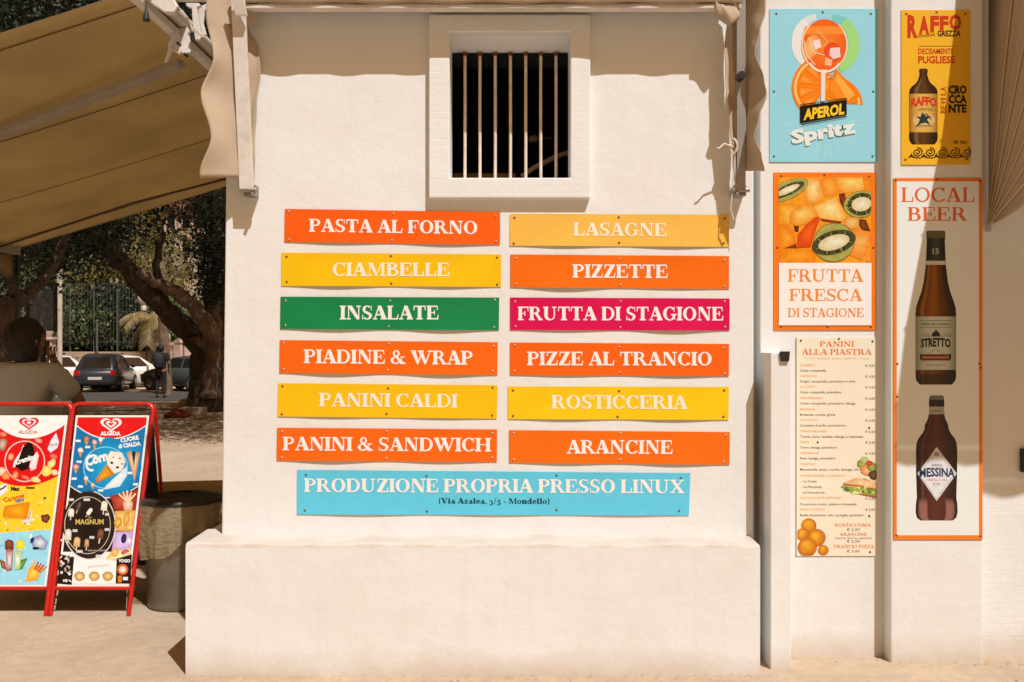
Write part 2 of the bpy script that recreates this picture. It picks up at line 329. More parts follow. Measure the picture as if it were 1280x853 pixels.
    G['3'] = (.64, [arc(.28,.36,(.28,.24),(.08,.15),-60,150,12), arc(.26,-.02,(.34,.26),(.12,.17),-150,80,12)])
    G['5'] = (.64, [R(.10,.24,.10+T*1.3,.62), R(.10,.52,.58,.66), arc(.26,.02,(.34,.28),(.12,.18),-150,110,12)])
    return G
GB = glyphs(.10, .275); GL = glyphs(.065, .20)
_font_cache = {}
def bfont(s, bold=0.0, sp=1.0):
    """the built-in sans typeface as flat polygons; returns points, faces, width, height"""
    key = (s, bold, sp)
    if key in _font_cache: return _font_cache[key]
    cu = bpy.data.curves.new('t', 'FONT'); cu.body = s; cu.resolution_u = 2; cu.offset = bold; cu.space_character = sp
    cu.fill_mode = 'FRONT'
    o = bpy.data.objects.new('t', cu); me = o.to_mesh()
    pts = [(v.co.x, v.co.y) for v in me.vertices]; fs = [tuple(p.vertices) for p in me.polygons]
    o.to_mesh_clear(); bpy.data.objects.remove(o); bpy.data.curves.remove(cu)
    _font_cache[key] = (pts, fs)
    return pts, fs
class Print:
    """place(px, py, off) -> world point lying off metres proud of the printed surface"""
    STEP = 0.00026
    def __init__(s, place): s.place = place; s.v = []; s.f = []; s.c = []; s.k = 0; s.lock = 0; s.marks = []
    def nx(s): return (s.k % 6)*.15*s.STEP
    def up(s): s.k += 1
    def poly(s, pts, col, layer=1, cols=None):
        if not s.lock: s.up()
        b = len(s.v); off = layer*s.STEP+s.nx()
        for i, p in enumerate(pts):
            s.v.append(tuple(s.place(p[0], p[1], off))); s.c.append(ink(cols[i] if cols else col))
        s.f.append(tuple(range(b, b+len(pts))))
    def rect(s, x0, y0, x1, y1, col, layer=1): s.poly([(x0,y0),(x1,y0),(x1,y1),(x0,y1)], col, layer)
    def blob(s, pts, ce, cc, layer=1, centre=None, closed=True):
        """outline with one ink at the rim and another at the middle"""
        s.up(); n = len(pts); b = len(s.v); off = layer*s.STEP+s.nx()
        c = centre or (sum(p[0] for p in pts)/n, sum(p[1] for p in pts)/n)
        s.v.append(tuple(s.place(c[0], c[1], off))); s.c.append(ink(cc))
        for p in pts: s.v.append(tuple(s.place(p[0], p[1], off))); s.c.append(ink(ce))
        for i in range(n if closed else n-1): s.f.append((b, b+1+i, b+1+(i+1) % n))
    def ell(s, cx, cy, rx, ry, ce, cc=None, layer=1, rot=0, n=20, wob=0, a0=0, a1=360, seed=0, hi=None):
        r = random.Random(seed); cr, sr = math.cos(math.radians(rot)), math.sin(math.radians(rot)); pts = []
        full = (a1-a0) == 360
        for i in range(n+(0 if full else 1)):
            a = math.radians(a0+(a1-a0)*i/n); k = 1+wob*(r.random()-.5)
            x, y = rx*k*math.cos(a), ry*k*math.sin(a)
            pts.append((cx+x*cr-y*sr, cy+x*sr+y*cr))
        s.blob(pts, ce, cc or ce, layer, hi, full)
    def ring(s, cx, cy, ro, ri, col, layer=1, a0=0, a1=360, n=28, rot=0, ci=None):
        cr, sr = math.cos(math.radians(rot)), math.sin(math.radians(rot))
        ci = ci or (cx, cy); s.up(); s.lock = 1
        for q in arc(0, 0, ro, ri, a0, a1, n, (ci[0]-cx, ci[1]-cy)):
            s.poly([(cx+x*cr-y*sr, cy+x*sr+y*cr) for x, y in q], col, layer)
        s.lock = 0
    def line(s, pts, wd, col, layer=1):
        s.up(); s.lock = 1
        for (x0,y0), (x1,y1) in zip(pts[:-1], pts[1:]):
            d = math.hypot(x1-x0, y1-y0) or 1; nx, ny = -(y1-y0)/d*wd/2, (x1-x0)/d*wd/2
            s.poly([(x0+nx,y0+ny),(x1+nx,y1+ny),(x1-nx,y1-ny),(x0-nx,y0-ny)], col, layer)
        s.lock = 0
    def serif(s, text, x0, x1, yb0, yb1, cap, col, layer=1, G=None, sp=.045, space=.36):
        G = G or GB; tot = 0; s.up(); s.lock = 1
        for ch in text: tot += space if ch == ' ' else G[ch][0]+sp
        k = (x1-x0)/(tot-sp); x = 0
        for ch in text:
            if ch == ' ': x += space; continue
            wd, pr = G[ch]; s.marks.append((len(s.v), len(s.f)))
            for i, quads in enumerate(pr):
                for q in quads:
                    pts = []
                    for gx, gy in q:
                        X = x0+(x+gx)*k; t = (X-x0)/(x1-x0); pts.append((X, yb0+(yb1-yb0)*t-gy*cap))
                    s.poly(pts, col, layer+i*.12)
            x += wd+sp
        s.lock = 0
    def sans(s, text, x0, x1, yb, cap, col, layer=1, bold=0.0, rot=0, shear=0, rise=0, vert=False, arch=0):
        """fit to the box; capitals are cap units high; x1=None keeps natural width (scaled .72)"""
        pts, fs = bfont(text, bold)
        if not pts: return
        s.up()
        xa = min(p[0] for p in pts); xb = max(p[0] for p in pts)
        hh = 0.70; ky = cap/hh; kx = (x1-x0)/(xb-xa) if x1 is not None else ky
        b = len(s.v); off = layer*s.STEP+s.nx(); cr, sr = math.cos(math.radians(rot)), math.sin(math.radians(rot))
        for p in pts:
            u = (p[0]-xa)*kx; v = p[1]*ky; u += shear*v
            t = u/max(1e-6, (xb-xa)*kx)
            v += rise*t+arch*4*t*(1-t)
            X, Y = (x0+u*cr-v*sr, yb-(u*sr+v*cr))
            s.v.append(tuple(s.place(X, Y, off))); s.c.append(ink(col))
        for f in fs: s.f.append(tuple(b+i for i in f))
    def build(s, name, parent, m=None):
        me = bpy.data.meshes.new(name); me.from_pydata(s.v, [], s.f); me.materials.append(m or M['ink'])
        a = me.color_attributes.new('ink', 'FLOAT_COLOR', 'POINT')
        a.data.foreach_set('color', [x for c in s.c for x in c]); me.update()
        o = bpy.data.objects.new(name, me); COL.objects.link(o); o.parent = parent
        if parent.get('_world'): o.location = -parent.location
        return o

def build_letters(P, name, parent, m=None):
    """every printed letter its own part"""
    mk = P.marks+[(len(P.v), len(P.f))]
    for (v0, f0), (v1, f1) in zip(mk[:-1], mk[1:]):
        Q = Print(P.place); Q.v = P.v[v0:v1]; Q.c = P.c[v0:v1]; Q.f = [tuple(i-v0 for i in f) for f in P.f[f0:f1]]
        Q.build(name, parent, m)
_screw = {}
def screw(p, parent, m='screw', r=.0055):
    if m not in _screw:
        b = MB(); b.lathe([(r*.55, -.0022), (r, -.0008), (r, .0015)], (0,0,0), 10)
        b.add([(r*.55*math.cos(2*PI*j/10), r*.55*math.sin(2*PI*j/10), -.0022) for j in range(10)], [tuple(range(10))])
        o = obj('screw', b, M[m], parent); _screw[m] = o.data
        o.data.transform(Matrix.Rotation(-PI/2, 4, 'X'))
    else:
        o = bpy.data.objects.new('screw', _screw[m]); COL.objects.link(o); o.parent = parent
    o.location = Vector(p)-(parent.location if parent.get('_world') else Vector((0,0,0)))
    return o
# ------------------------------------------------------------ ground
DF = 4.785; DP = 4.57; DA = 4.83; DB = 4.745
def ground_material():
    m = bpy.data.materials.new('sandy_concrete'); m.use_nodes = True; n = m.node_tree.nodes; l = m.node_tree.links
    b = n["Principled BSDF"]; b.inputs['Roughness'].default_value = .9; b.inputs['Specular IOR Level'].default_value = .2
    tc = n.new("ShaderNodeTexCoord")
    def noise(s, d=8, r=.65):
        x = n.new("ShaderNodeTexNoise"); x.inputs['Scale'].default_value = s; x.inputs['Detail'].default_value = d; x.inputs['Roughness'].default_value = r; l.new(tc.outputs['Object'], x.inputs[0]); return x
    a = noise(.9); c = noise(14); e = noise(120, 3)
    r = n.new("ShaderNodeValToRGB"); r.color_ramp.elements[0].position = .3; r.color_ramp.elements[0].color = (.42,.33,.235,1); r.color_ramp.elements[1].position = .65; r.color_ramp.elements[1].color = (.56,.45,.335,1)
    l.new(a.outputs[0], r.inputs[0])
    r2 = n.new("ShaderNodeMapRange"); r2.inputs[1].default_value = .35; r2.inputs[2].default_value = .7; r2.inputs[3].default_value = 1.0; r2.inputs[4].default_value = .84; l.new(c.outputs[0], r2.inputs[0])
    mx = n.new("ShaderNodeMix"); mx.data_type = 'RGBA'; mx.blend_type = 'MULTIPLY'; mx.inputs[0].default_value = 1; l.new(r.outputs[0], mx.inputs[6]); l.new(r2.outputs[0], mx.inputs[7])
    l.new(mx.outputs[2], b.inputs['Base Color'])
    ad = n.new("ShaderNodeMath"); ad.operation = 'MULTIPLY_ADD'; l.new(e.outputs[0], ad.inputs[0]); ad.inputs[1].default_value = .35; l.new(c.outputs[0], ad.inputs[2])
    bp = n.new("ShaderNodeBump"); bp.inputs['Strength'].default_value = 1; bp.inputs['Distance'].default_value = .012; l.new(ad.outputs[0], bp.inputs['Height']); l.new(bp.outputs[0], b.inputs['Normal'])
    return m
M['ground'] = ground_material()
def gz(y): return -.40*min(1, max(0, (y-25)/12.0))
def strip(x0, x1, ys, dz): 
    g = MB(); v = []
    for y in ys: v += [(x0, y, gz(y)+dz), (x1, y, gz(y)+dz)]
    return g.add(v, [(2*i, 2*i+1, 2*i+3, 2*i+2) for i in range(len(ys)-1)])
g = strip(-400, 400, (-60, 25, 37, 700), 0)
tag(obj('ground', g, M['ground'], fixn=False), kind='structure')
M['asphalt'] = mat('asphalt', (.075,.068,.06), .9, col2=(.045,.042,.04), vscale=3, bump=.01, bscale=60)
g = strip(-60, 30, (28, 37, 40.2), .004)
tag(obj('road', g, M['asphalt'], fixn=False), kind='structure')
M['pale_paving'] = mat('pale_paving', (.62,.50,.38), .9, var=.2, vscale=2, bump=.01)
g = strip(-60, 30, (40.2, 45.5), .006); tag(obj('pavement', g, M['pale_paving'], fixn=False), kind='structure')
# loose mortar and grit along the foot of the walls
g = MB()
for i in range(260):
    x = random.uniform(-1.5, 2.6); y = (DP if x < 1.14 else (DA if x < 1.8 else DB))-abs(random.gauss(0, .035))-.004
    s = random.uniform(.003, .011)
    c = [(x+random.uniform(-s,s), y+random.uniform(-s,s), 0) for _ in range(1)][0]
    g.add([(c[0]-s,c[1]-s*.7,0),(c[0]+s,c[1]-s,0),(c[0]+s*.8,c[1]+s,0),(c[0]-s,c[1]+s*.8,0),(c[0],c[1],s*.8)], [(0,1,4),(1,2,4),(2,3,4),(3,0,4)])
tag(obj('grit', g, M['ground']), kind='stuff', label='fine grit and crumbs along the foot of the white wall')

# pebbles and dry bits lying about on the ground at the left
M['pebble'] = mat('pebbles', (.40,.33,.26), .9, col2=(.22,.17,.12), vscale=30)
g = MB()
for i in range(420):
    x = random.uniform(-4.2, -1.0) if i % 4 else random.uniform(-1.0, 3); y = random.uniform(4.4, 14) if i % 4 else random.uniform(4.1, 4.5)
    if x > -1.6 and y > 4.5: continue
    s = random.choice((.004,.006,.009,.014 if i % 9 == 0 else .005)); a = random.uniform(0, PI); ca, sa = math.cos(a)*s, math.sin(a)*s
    g.add([(x-ca*1.4,y-sa*1.4,0),(x+sa,y-ca,0),(x+ca*1.4,y+sa*1.4,0),(x-sa,y+ca,0),(x+ca*.2,y,s*.9)], [(0,1,4),(1,2,4),(2,3,4),(3,0,4)])
tag(obj('pebbles', g, M['pebble']), kind='stuff', label='small pebbles scattered over the pale ground')
# ------------------------------------------------------------ the kiosk
K = thing('kiosk', 'white painted snack kiosk with barred window and menu signs on its wall', 'kiosk', (0, DF, 0))
def wall_hole(x0, x1, z0, z1, y0, y1, h, lean=0.0):
    """solid wall slab with one rectangular opening h=(hx0,hx1,hz0,hz1)"""
    xs = [x0, h[0], h[1], x1]; zs = [z0, h[2], h[3], z1]; b = MB(); vs_ = []
    for y in (y0, y1):
        for z in zs:
            for i, x in enumerate(xs): vs_.append((x+(lean*(z-z0) if i == 0 else 0), y, z))
    q = lambda i, j, k: k*16+j*4+i; fs = []
    for j in range(3):
        for i in range(3):
            if i == 1 and j == 1: continue
            fs.append((q(i,j,0), q(i+1,j,0), q(i+1,j+1,0), q(i,j+1,0))); fs.append((q(i,j,1), q(i,j+1,1), q(i+1,j+1,1), q(i+1,j,1)))
    for i in range(3):
        fs.append((q(i,0,0), q(i,0,1), q(i+1,0,1), q(i+1,0,0))); fs.append((q(i,3,0), q(i+1,3,0), q(i+1,3,1), q(i,3,1)))
        fs.append((q(0,i,0), q(0,i+1,0), q(0,i+1,1), q(0,i,1))); fs.append((q(3,i,0), q(3,i,1), q(3,i+1,1), q(3,i+1,0)))
    fs += [(q(1,1,0), q(2,1,0), q(2,1,1), q(1,1,1)), (q(1,2,0), q(1,2,1), q(2,2,1), q(2,2,0)), (q(1,1,0), q(1,1,1), q(1,2,1), q(1,2,0)), (q(2,1,0), q(2,2,0), q(2,2,1), q(2,1,1))]
    return b.add(vs_, fs)
PW = DF-.038                                        # face of the window surround
fo = W(536, 18, PW), W(738, 248, PW); fi = W(562, 40, PW), W(713, 222.5, PW)
XL, XR = -1.396, 1.162
KZ = 3.46; KB = 9.6
obj('wall', wall_hole(XL, XR, .56, KZ, DF, DF+.165, (fi[0].x-.01, fi[1].x+.01, fi[1].z-.01, fi[0].z+.01), .012), M['wall'], K, bevel=.007)
M['ledge'] = mat('dimmed_ledge', (.60,.585,.56), .9, col2=(.50,.45,.39), vscale=5, bump=.003, bscale=40)  # plinth top's colour darkened to hold down the sunlight on it
# plinth with a slightly uneven top arris
b = MB(); px0 = W(232, 600, DP).x; px1 = W(950, 600, DP).x; pz = W(0, 680, DP).z
def plinth(u, v): return Vector((px0+(px1-px0)*u, DP, pz*v))
n = 60; vs_ = []; 
for i in range(n+1):
    u = i/n; x = px0+(px1-px0)*u; dz = .0025*math.sin(u*23)+.002*math.sin(u*61+1)-.004*u
    dy = .002*math.sin(u*17+.5)
    vs_ += [(x, DP, -.02), (x, DP+dy, pz-.02), (x, DP+.006+dy, pz+dz-.006), (x, DP+.022, pz+dz), (x, DF+.12, pz+dz+.004), (x, DF+.12, -.02)]
fs = []
for i in range(n):
    for k in range(6):
        fs.append((i*6+k, (i+1)*6+k, (i+1)*6+(k+1) % 6, i*6+(k+1) % 6))
fs += [tuple(range(6)), tuple(n*6+k for k in reversed(range(6)))]
b.add(vs_, fs, 0, False)
po = obj('plinth', b, [M['wall'], M['ledge']], K)
for p_ in po.data.polygons:
    if p_.normal.z > .3: p_.material_index = 1
# plinth goes on along the left side
b = MB(); b.box(px0, XL+.05, DF+.12, KB, -.02, pz-.003); obj('plinth', b, M['wall'], K, bevel=.008)
b = MB(); b.box(XL+.005, XL+.20, DF+.165, KB, .5, KZ); b.box(XL+.20, 3.4, KB-.2, KB, 0, KZ); b.box(3.2, 3.4, DA, KB-.2, 0, KZ)
obj('side_wall', b, M['wall'], K)
b = MB(); b.box(XL-.02, 3.45, DF+.01, KB+.02, KZ, KZ+.14); obj('roof', b, M['wall'], K, bevel=.01)
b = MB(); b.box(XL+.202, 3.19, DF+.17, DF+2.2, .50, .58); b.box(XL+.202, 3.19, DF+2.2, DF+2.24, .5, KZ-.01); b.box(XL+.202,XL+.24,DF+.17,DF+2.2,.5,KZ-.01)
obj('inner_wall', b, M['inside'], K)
# right-hand piers
xa0 = W(950, 0, DA).x; xa1 = W(1113, 0, DB).x; xb1 = W(1229, 0, DB).x
b = MB(); b.box(XR-.02, xa0+.01, DA+.10, DA+.3, 0, KZ); obj('groove_panel', b, M['wall'], K)
b = MB(); b.box(xa0, xa1+.02, DA, DA+.3, -.02, KZ); obj('pier', b, M['wall'], K, bevel=.006)
b = MB(); b.box(xa1, xb1, DB, DA+.28, -.02, KZ); obj('pier', b, M['wall'], K, bevel=.009)
b = MB(); b.box(xb1-.02, 3.39, DA+.004, DA+.3, -.02, KZ); obj('brick_wall', b, M['wall_brick'], K)
# window surround (ring running back through the wall)
b = MB()
xs = (fo[0].x, fi[0].x, fi[1].x, fo[1].x); zs = (fo[1].z, fi[1].z, fi[0].z, fo[0].z)
ring = wall_hole(xs[0], xs[3], zs[0], zs[3], PW, DF+.02, (xs[1], xs[2], zs[1], zs[2]))
# the reveal runs on to the back of the wall
def sleeve(b, x0, x1, z0, z1, t, y0, y1):
    b.box(x0-t, x0, y0, y1, z0-t, z1+t); b.box(x1, x1+t, y0, y1, z0-t, z1+t); b.box(x0, x1, y0, y1, z0-t, z0); b.box(x0, x1, y0, y1, z1, z1+t)
wf = obj('window_frame', ring, M['wall_brick'], K, bevel=.006)
b = MB(); zd = .042
for (q0, q1, t0) in (((xs[1]-.008, zs[1]-.008), (xs[1]-.008, zs[2]+.008), 0), ((xs[2], zs[1]-.008), (xs[2], zs[2]+.008), 0)):
    b.box(q0[0], q0[0]+.008, DF+.021, DF+.164, q0[1], zs[2]+.008)
b.box(xs[1], xs[2], DF+.021, DF+.164, zs[1]-.008, zs[1])
b.prism([(DF+.021, zs[2]+.008), (DF+.021, zs[2]), (DF+.164, zs[2]-zd), (DF+.164, zs[2]+.008)], 'x', xs[1], xs[2]); obj('reveal', b, M['wall'], wf); 
K2 = wf
YB = DF+.145
bars = [581.2,600,619,638,657.2,676,695]
for i, bx in enumerate(bars):
    X = (bx-640)*YB/F; b = MB(); r = .0078
    b.tube([(X, YB, zs[1]-.005), (X+random.uniform(-.001,.001), YB, (zs[1]+zs[2])/2), (X, YB, zs[2]-.025)], r, 12)
    o = obj('window_bar', b, M['bar_paint'], K)
    b = MB(); b.lathe([(r+.0012, 0), (r+.004, .006), (r+.0012, .022)], (X, YB, zs[2]-.066), 12); c_ = obj('rust_collar', b, M['rust'], o); c_.location = (0,0,0)
# things inside the window
b = MB(); p0 = W(652, 221, 5.3); p1 = W(668, 210, 5.3); p2 = W(695, 196, 5.35); p3 = W(722, 188, 5.4)
b.tube([p0, p1, p2, p3], .014, 10); M['tan_pipe'] = mat('tan_plastic', (.62,.48,.34), .5)
tag(obj('pipe', b, M['tan_pipe']), 'bent tan pipe rising to the right inside the barred window', 'pipe')
t = thing('wooden_crate', 'low brown wooden crate standing inside the barred window', 'crate', (-.1, 5.45, 2.2))
M['crate'] = mat('crate_wood', (.50,.30,.14), .8, var=.4, vscale=20)
for zz in (2.34, 2.40):
    b = MB(); b.box(-.33, .02, 5.40, 5.415, zz, zz+.045); obj('slat', b, M['crate'], t)
b = MB(); b.box(-.33,.02,5.415,5.6,2.2,2.22); b.box(-.32,-.30,5.415,5.43,2.22,2.44); b.box(-.01,.01,5.415,5.43,2.22,2.44); obj('crate_frame', b, M['crate'], t)
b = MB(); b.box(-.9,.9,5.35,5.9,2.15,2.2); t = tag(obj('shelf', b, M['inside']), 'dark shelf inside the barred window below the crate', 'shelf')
b = MB(); b.lathe([(.001,.02),(.022,.016),(.03,0),(.022,-.016),(.001,-.02)], tuple(W(667,174,5.5)), 14); b.tube([W(667,174,5.5), W(690,168,5.6)+Vector((0,.1,0))], .008, 8)
tag(obj('wooden_knob_handle', b, M['crate']), 'round brown knob on a rod behind the fifth window bar', 'handle')

# boxed upright beside the menu, black clip on it
DQ = 4.646
b = MB(); b.box(W(963,0,DQ).x, W(989,0,DQ).x, DQ, DA+.02, -.02, W(0,441,DQ).z)
t = thing('pipe_casing', 'tall white boxed pipe casing standing against the wall left of the sandwich menu', 'casing', (1.25, DA, 0))
obj('casing', b, M['wall'], t, bevel=.005)
b = MB(); c0 = W(975,439.5,DQ-.012); c1 = W(987.5,452,DQ-.012)
b.add([(c0.x,DQ-.012,c0.z),(c1.x,DQ-.012,c0.z),(c1.x-.005,DQ-.012,c1.z),(c0.x+.006,DQ-.012,c1.z),(c0.x,DQ-.0005,c0.z),(c1.x,DQ-.0005,c0.z),(c1.x-.005,DQ-.0005,c1.z),(c0.x+.006,DQ-.0005,c1.z)],[(0,1,2,3),(4,7,6,5),(0,4,5,1),(1,5,6,2),(2,6,7,3),(3,7,4,0)])
tag(obj('wall_clip', b, M['black']), 'small black plastic clip on top of the white pipe casing', 'clip')
b = MB(); c0 = W(1277,560,DA-.02); b.box(c0.x, c0.x+.09, DA-.022, DA+.003, W(0,590,DA).z, W(0,561,DA).z)
tag(obj('switch_box', b, M['black'], bevel=.004), 'small black switch box on the brick wall at the right edge', 'switch box')

# ------------------------------------------------------------ food signs
ORANGE=(243,98,6); YELLOW=(250,186,6); GREEN=(8,128,66); MAG=(214,0,74); SAND=(249,183,74); TURQ=(96,196,214); CREAM=(247,232,220)
SIGNS = [  # text, TL, TR, BR, BL, ink x0,x1, baseline left,right, cap, colour, label
 ('PASTA AL FORNO',(356.4,261.6),(625.2,265.8),(625,306.3),(355.7,302.8),(386.9,597),(290.2,293.2),16.3,(243,92,8),'orange sign reading PASTA AL FORNO, top of the left column under the window'),
 ('CIAMBELLE',(352.2,316.2),(626.4,318.5),(626.4,359),(352,357.6),(416,562),(345.6,345.8),17,YELLOW,'yellow sign reading CIAMBELLE, second from top in the left column'),
 ('INSALATE',(351,371.2),(624,372.4),(623.6,413),(350.5,411.5),(425.5,548.6),(399.7,399.7),17.3,GREEN,'dark green sign reading INSALATE, the only green one'),
 ('PIADINE & WRAP',(350,425.4),(622.2,428.1),(621.7,469),(349.4,466.4),(380.4,591.2),(454.2,456.2),17.3,(244,100,6),'orange sign reading PIADINE & WRAP below the green sign'),
 ('PANINI CALDI',(348.1,479.3),(622.2,481.7),(621,523.5),(347.3,520.8),(399.3,571.8),(508.2,509.8),17,YELLOW,'yellow sign reading PANINI CALDI, fifth in the left column'),
 ('PANINI & SANDWICH',(346.7,534.8),(621.4,537),(621,577.4),(346,575.8),(354,613.6),(563,564.6),17,(246,100,6),'orange sign reading PANINI & SANDWICH, bottom of the left column'),
 ('LASAGNE',(637.6,267.7),(911,269),(911,309),(637,307.5),(716.6,832.8),(295,296),16.4,SAND,'faded sand coloured sign reading LASAGNE, top of the right column'),
 ('PIZZETTE',(638,318.5),(911,320.6),(911,361.5),(638,359.5),(715.6,834.4),(347.5,348),16.8,(246,106,4),'orange sign reading PIZZETTE, second in the right column'),
 ('FRUTTA DI STAGIONE',(637.6,372.2),(911.8,373.6),(911.5,413.4),(637.6,412.7),(647,904),(400.6,401),17,MAG,'magenta sign reading FRUTTA DI STAGIONE, the only pink one'),
 ('PIZZE AL TRANCIO',(637.5,428.4),(911,430.2),(910.8,470.4),(637.5,469),(659,889.5),(456.8,457.2),17,(244,96,6),'orange sign reading PIZZE AL TRANCIO below the magenta sign'),
 ('ROSTICCERIA',(635,483.3),(911,483.9),(910.3,525),(635,524),(689.3,858.5),(511,511.6),17,(250,194,8),'yellow sign reading ROSTICCERIA, fifth in the right column'),
 ('ARANCINE',(636.4,537.8),(912,540.2),(911.6,581),(636.4,578.5),(708.4,840.5),(567,567.4),17,(246,106,4),'orange sign reading ARANCINE, bottom of the right column'),
 ('PRODUZIONE PROPRIA PRESSO LINUX',(371.8,587.4),(862.6,591.4),(861,644.3),(371.5,643),(380.6,855),(615,616.6),17,TURQ,'long turquoise sign naming the producer, lowest on the wall'),
]
for si, (txt, TL, TR, BR, BL, tx, tb, cap, colr, label) in enumerate(SIGNS):
    rr = random.Random(si*7+3)
    xm = (TL[0]+TR[0])/2; base = W(xm, (BL[1]+BR[1])/2, DF)
    t = thing('wall_sign', label, 'sign', (base.x, DF, base.z), group='food signs screwed to the kiosk wall')
    A1, A2 = .003+rr.random()*.006, .002+rr.random()*.0065; AT = .002+rr.random()*.002; ph = rr.uniform(-.03,.03)
    nb_ = 2 if si < 12 else 3
    def bow(u, v, A1=A1, A2=A2, AT=AT, nb_=nb_):
        k = u*nb_; seg = min(int(k), nb_-1); a = (A1, A2, A1*.8)[seg] if seg < 3 else A1
        s_ = math.sin(PI*(k-seg))**2 if 0 <= u <= 1 else 0
        return .004+s_*(a*(1-v)**1.6+AT*v**4)
    def place(px, py, off, TL=TL, TR=TR, BR=BR, BL=BL, bow=bow):
        u = (px-TL[0])/(TR[0]-TL[0]); yt = TL[1]+(TR[1]-TL[1])*u; yb = BL[1]+(BR[1]-BL[1])*u; v = (yb-py)/(yb-yt)
        p = W(px, py, DF); p.y = DF-bow(u, min(max(v,0),1))-off; return p
    def fn(u, v, TL=TL, TR=TR, BR=BR, BL=BL, bow=bow):
        x = (TL[0]+(TR[0]-TL[0])*u)*v+(BL[0]+(BR[0]-BL[0])*u)*(1-v); y = (TL[1]+(TR[1]-TL[1])*u)*v+(BL[1]+(BR[1]-BL[1])*u)*(1-v)
        p = W(x, y, DF); p.y = DF-bow(u, v); return p
    mt = mat('sign_%d' % si, ink(colr)[:3], .42, var=.07, vscale=7, bump=.0006, bscale=25, spec=.35)
    b = MB(); b.sheet(fn, 40 if si < 12 else 60, 6, .0018); obj('panel', b, mt, t)
    P = Print(place)
    tc_ = CREAM if colr not in (YELLOW, SAND, (250,194,8)) else (250,228,196)
    P.serif(txt, tx[0], tx[1], tb[0], tb[1], cap, tc_, 4)
    build_letters(P, 'letter', t)
    if si == 12:
        P = Print(place); P.serif('(Via Azalea, 3/5 - Mondello)', 548.5, 687, 629.2, 629.8, 6.8, (14,52,66), 4, sp=.05, space=.34)
        P.build('address_lettering', t)
    sc_ = 'rust_screw' if colr in (YELLOW, SAND, TURQ, (250,194,8)) else 'screw'
    us = (.022,.5,.978) if nb_ == 2 else (.022,.33,.66,.978)
    for u in us:
        for v in (.1, .9):
            p = fn(u+rr.uniform(-.004,.004), v+rr.uniform(-.03,.03)); screw((p.x, p.y-.0008, p.z), t, sc_, .0055)
# ------------------------------------------------------------ advertising boards on the piers
def board(name, cat, label, x0, y0, x1, y1, D, col, screws, th=.003, gap=.0015):
    """flat board on the wall plane D; returns (thing, print)"""
    a = W(x0, y1, D); c = W(x1, y0, D)
    t = thing(name, label, cat, ((a.x+c.x)/2, D, a.z))
    yf = D-th-gap
    b = MB(); b.box(a.x, c.x, yf, D-gap, a.z, c.z)
    obj('panel', b, mat(name+'_base', ink(col)[:3], .4, var=.05, vscale=5, bump=.0008, bscale=9), t, bevel=.0006)
    def place(px, py, off):
        p = W(px, py, D); return Vector((p.x, yf-off, p.z))
    for (sx, sy) in screws:
        p = place(sx, sy, .0004); screw(p, t, 'rust_screw', .0045)
    return t, Print(place)

# --- orange drink board, pale blue
BLUE=(148,208,220); OR=(250,128,18)
t, P = board('drink_board', 'advertising board', 'pale blue board with a spritz glass over an orange slice, top of the left pier', 961.5, 11.5, 1097, 203, DA, BLUE, [(970,18),(1088,18),(967,115),(1091,115),(967,196),(1090,196),(1028,16)])
for i in range(26):                                   # pale rays round the name
    a = math.radians(-10+i*200/25+random.uniform(-3,3)); r1 = 18+random.random()*8; r2 = 34+random.random()*22
    cx, cy = 1032, 158; x0_, y0_ = cx+r1*1.25*math.cos(a), cy+r1*.9*math.sin(a)*1; x1_, y1_ = cx+min(r2*1.1, 62)*math.cos(a), cy+min(r2, 42)*.95*math.sin(a)
    P.line([(x0_, y0_), (x1_, y1_)], .7, (186,226,230), 1)
P.ring(1022, 54, (33,36), (21,28), (214,222,226), 2, 95, 265, 24)          # white swoosh
P.ring(1022, 54, (33,36), (20,27), (232,226,222), 2.5, 110, 235, 24)
P.ring(1040, 56, (34,37), (20,28), (160,214,122), 2, -62, 72, 24)          # green swoosh
P.ring(1040, 56, (34,37), (14,22), (118,200,190), 3, 270, 300, 10)
P.ring(1046, 54, (26,34), (16,24), (120,196,150), 2.4, 290, 350, 14)
# slice of orange (half disc) below the glass
def slice_(cx, cy, rx, ry, rot, a0, a1, lay):
    P.ell(cx, cy, rx, ry, (246,122,12), (248,140,24), lay, rot, 30, 0, a0, a1, hi=(cx, cy))
    P.ring(cx, cy, (rx*.93, ry*.93), (rx*.86, ry*.86), (252,196,110), lay+1, a0, a1, 24, rot)
    k = 5
    for i in range(k):
        b0 = a0+(a1-a0)*(i+.10)/k; b1 = a0+(a1-a0)*(i+.90)/k
        pts = []; cr, sr = math.cos(math.radians(rot)), math.sin(math.radians(rot))
        for (rr_, aa) in [(.14,(b0+b1)/2)]+[(.80, b0+(b1-b0)*j/6) for j in range(7)]:
            x, y = rx*rr_*math.cos(math.radians(aa)), ry*rr_*math.sin(math.radians(aa)); pts.append((cx+x*cr-y*sr, cy+x*sr+y*cr))
        P.blob(pts, (244,110,8), (252,168,60), lay+2)
slice_(1031, 111, 42, 41, 22, 100, 262, 6)
slice_(1036, 128, 42, 34, 12, 210, 352, 3)
P.poly([(1043,85),(1075,120),(1062,131),(1036,122)], (246,124,14), 6)
P.poly([(1046,92),(1068,119),(1060,126),(1040,118)], (253,170,70), 7); P.poly([(1042,97),(1056,122),(1046,124),(1036,112)], (249,140,30), 8)
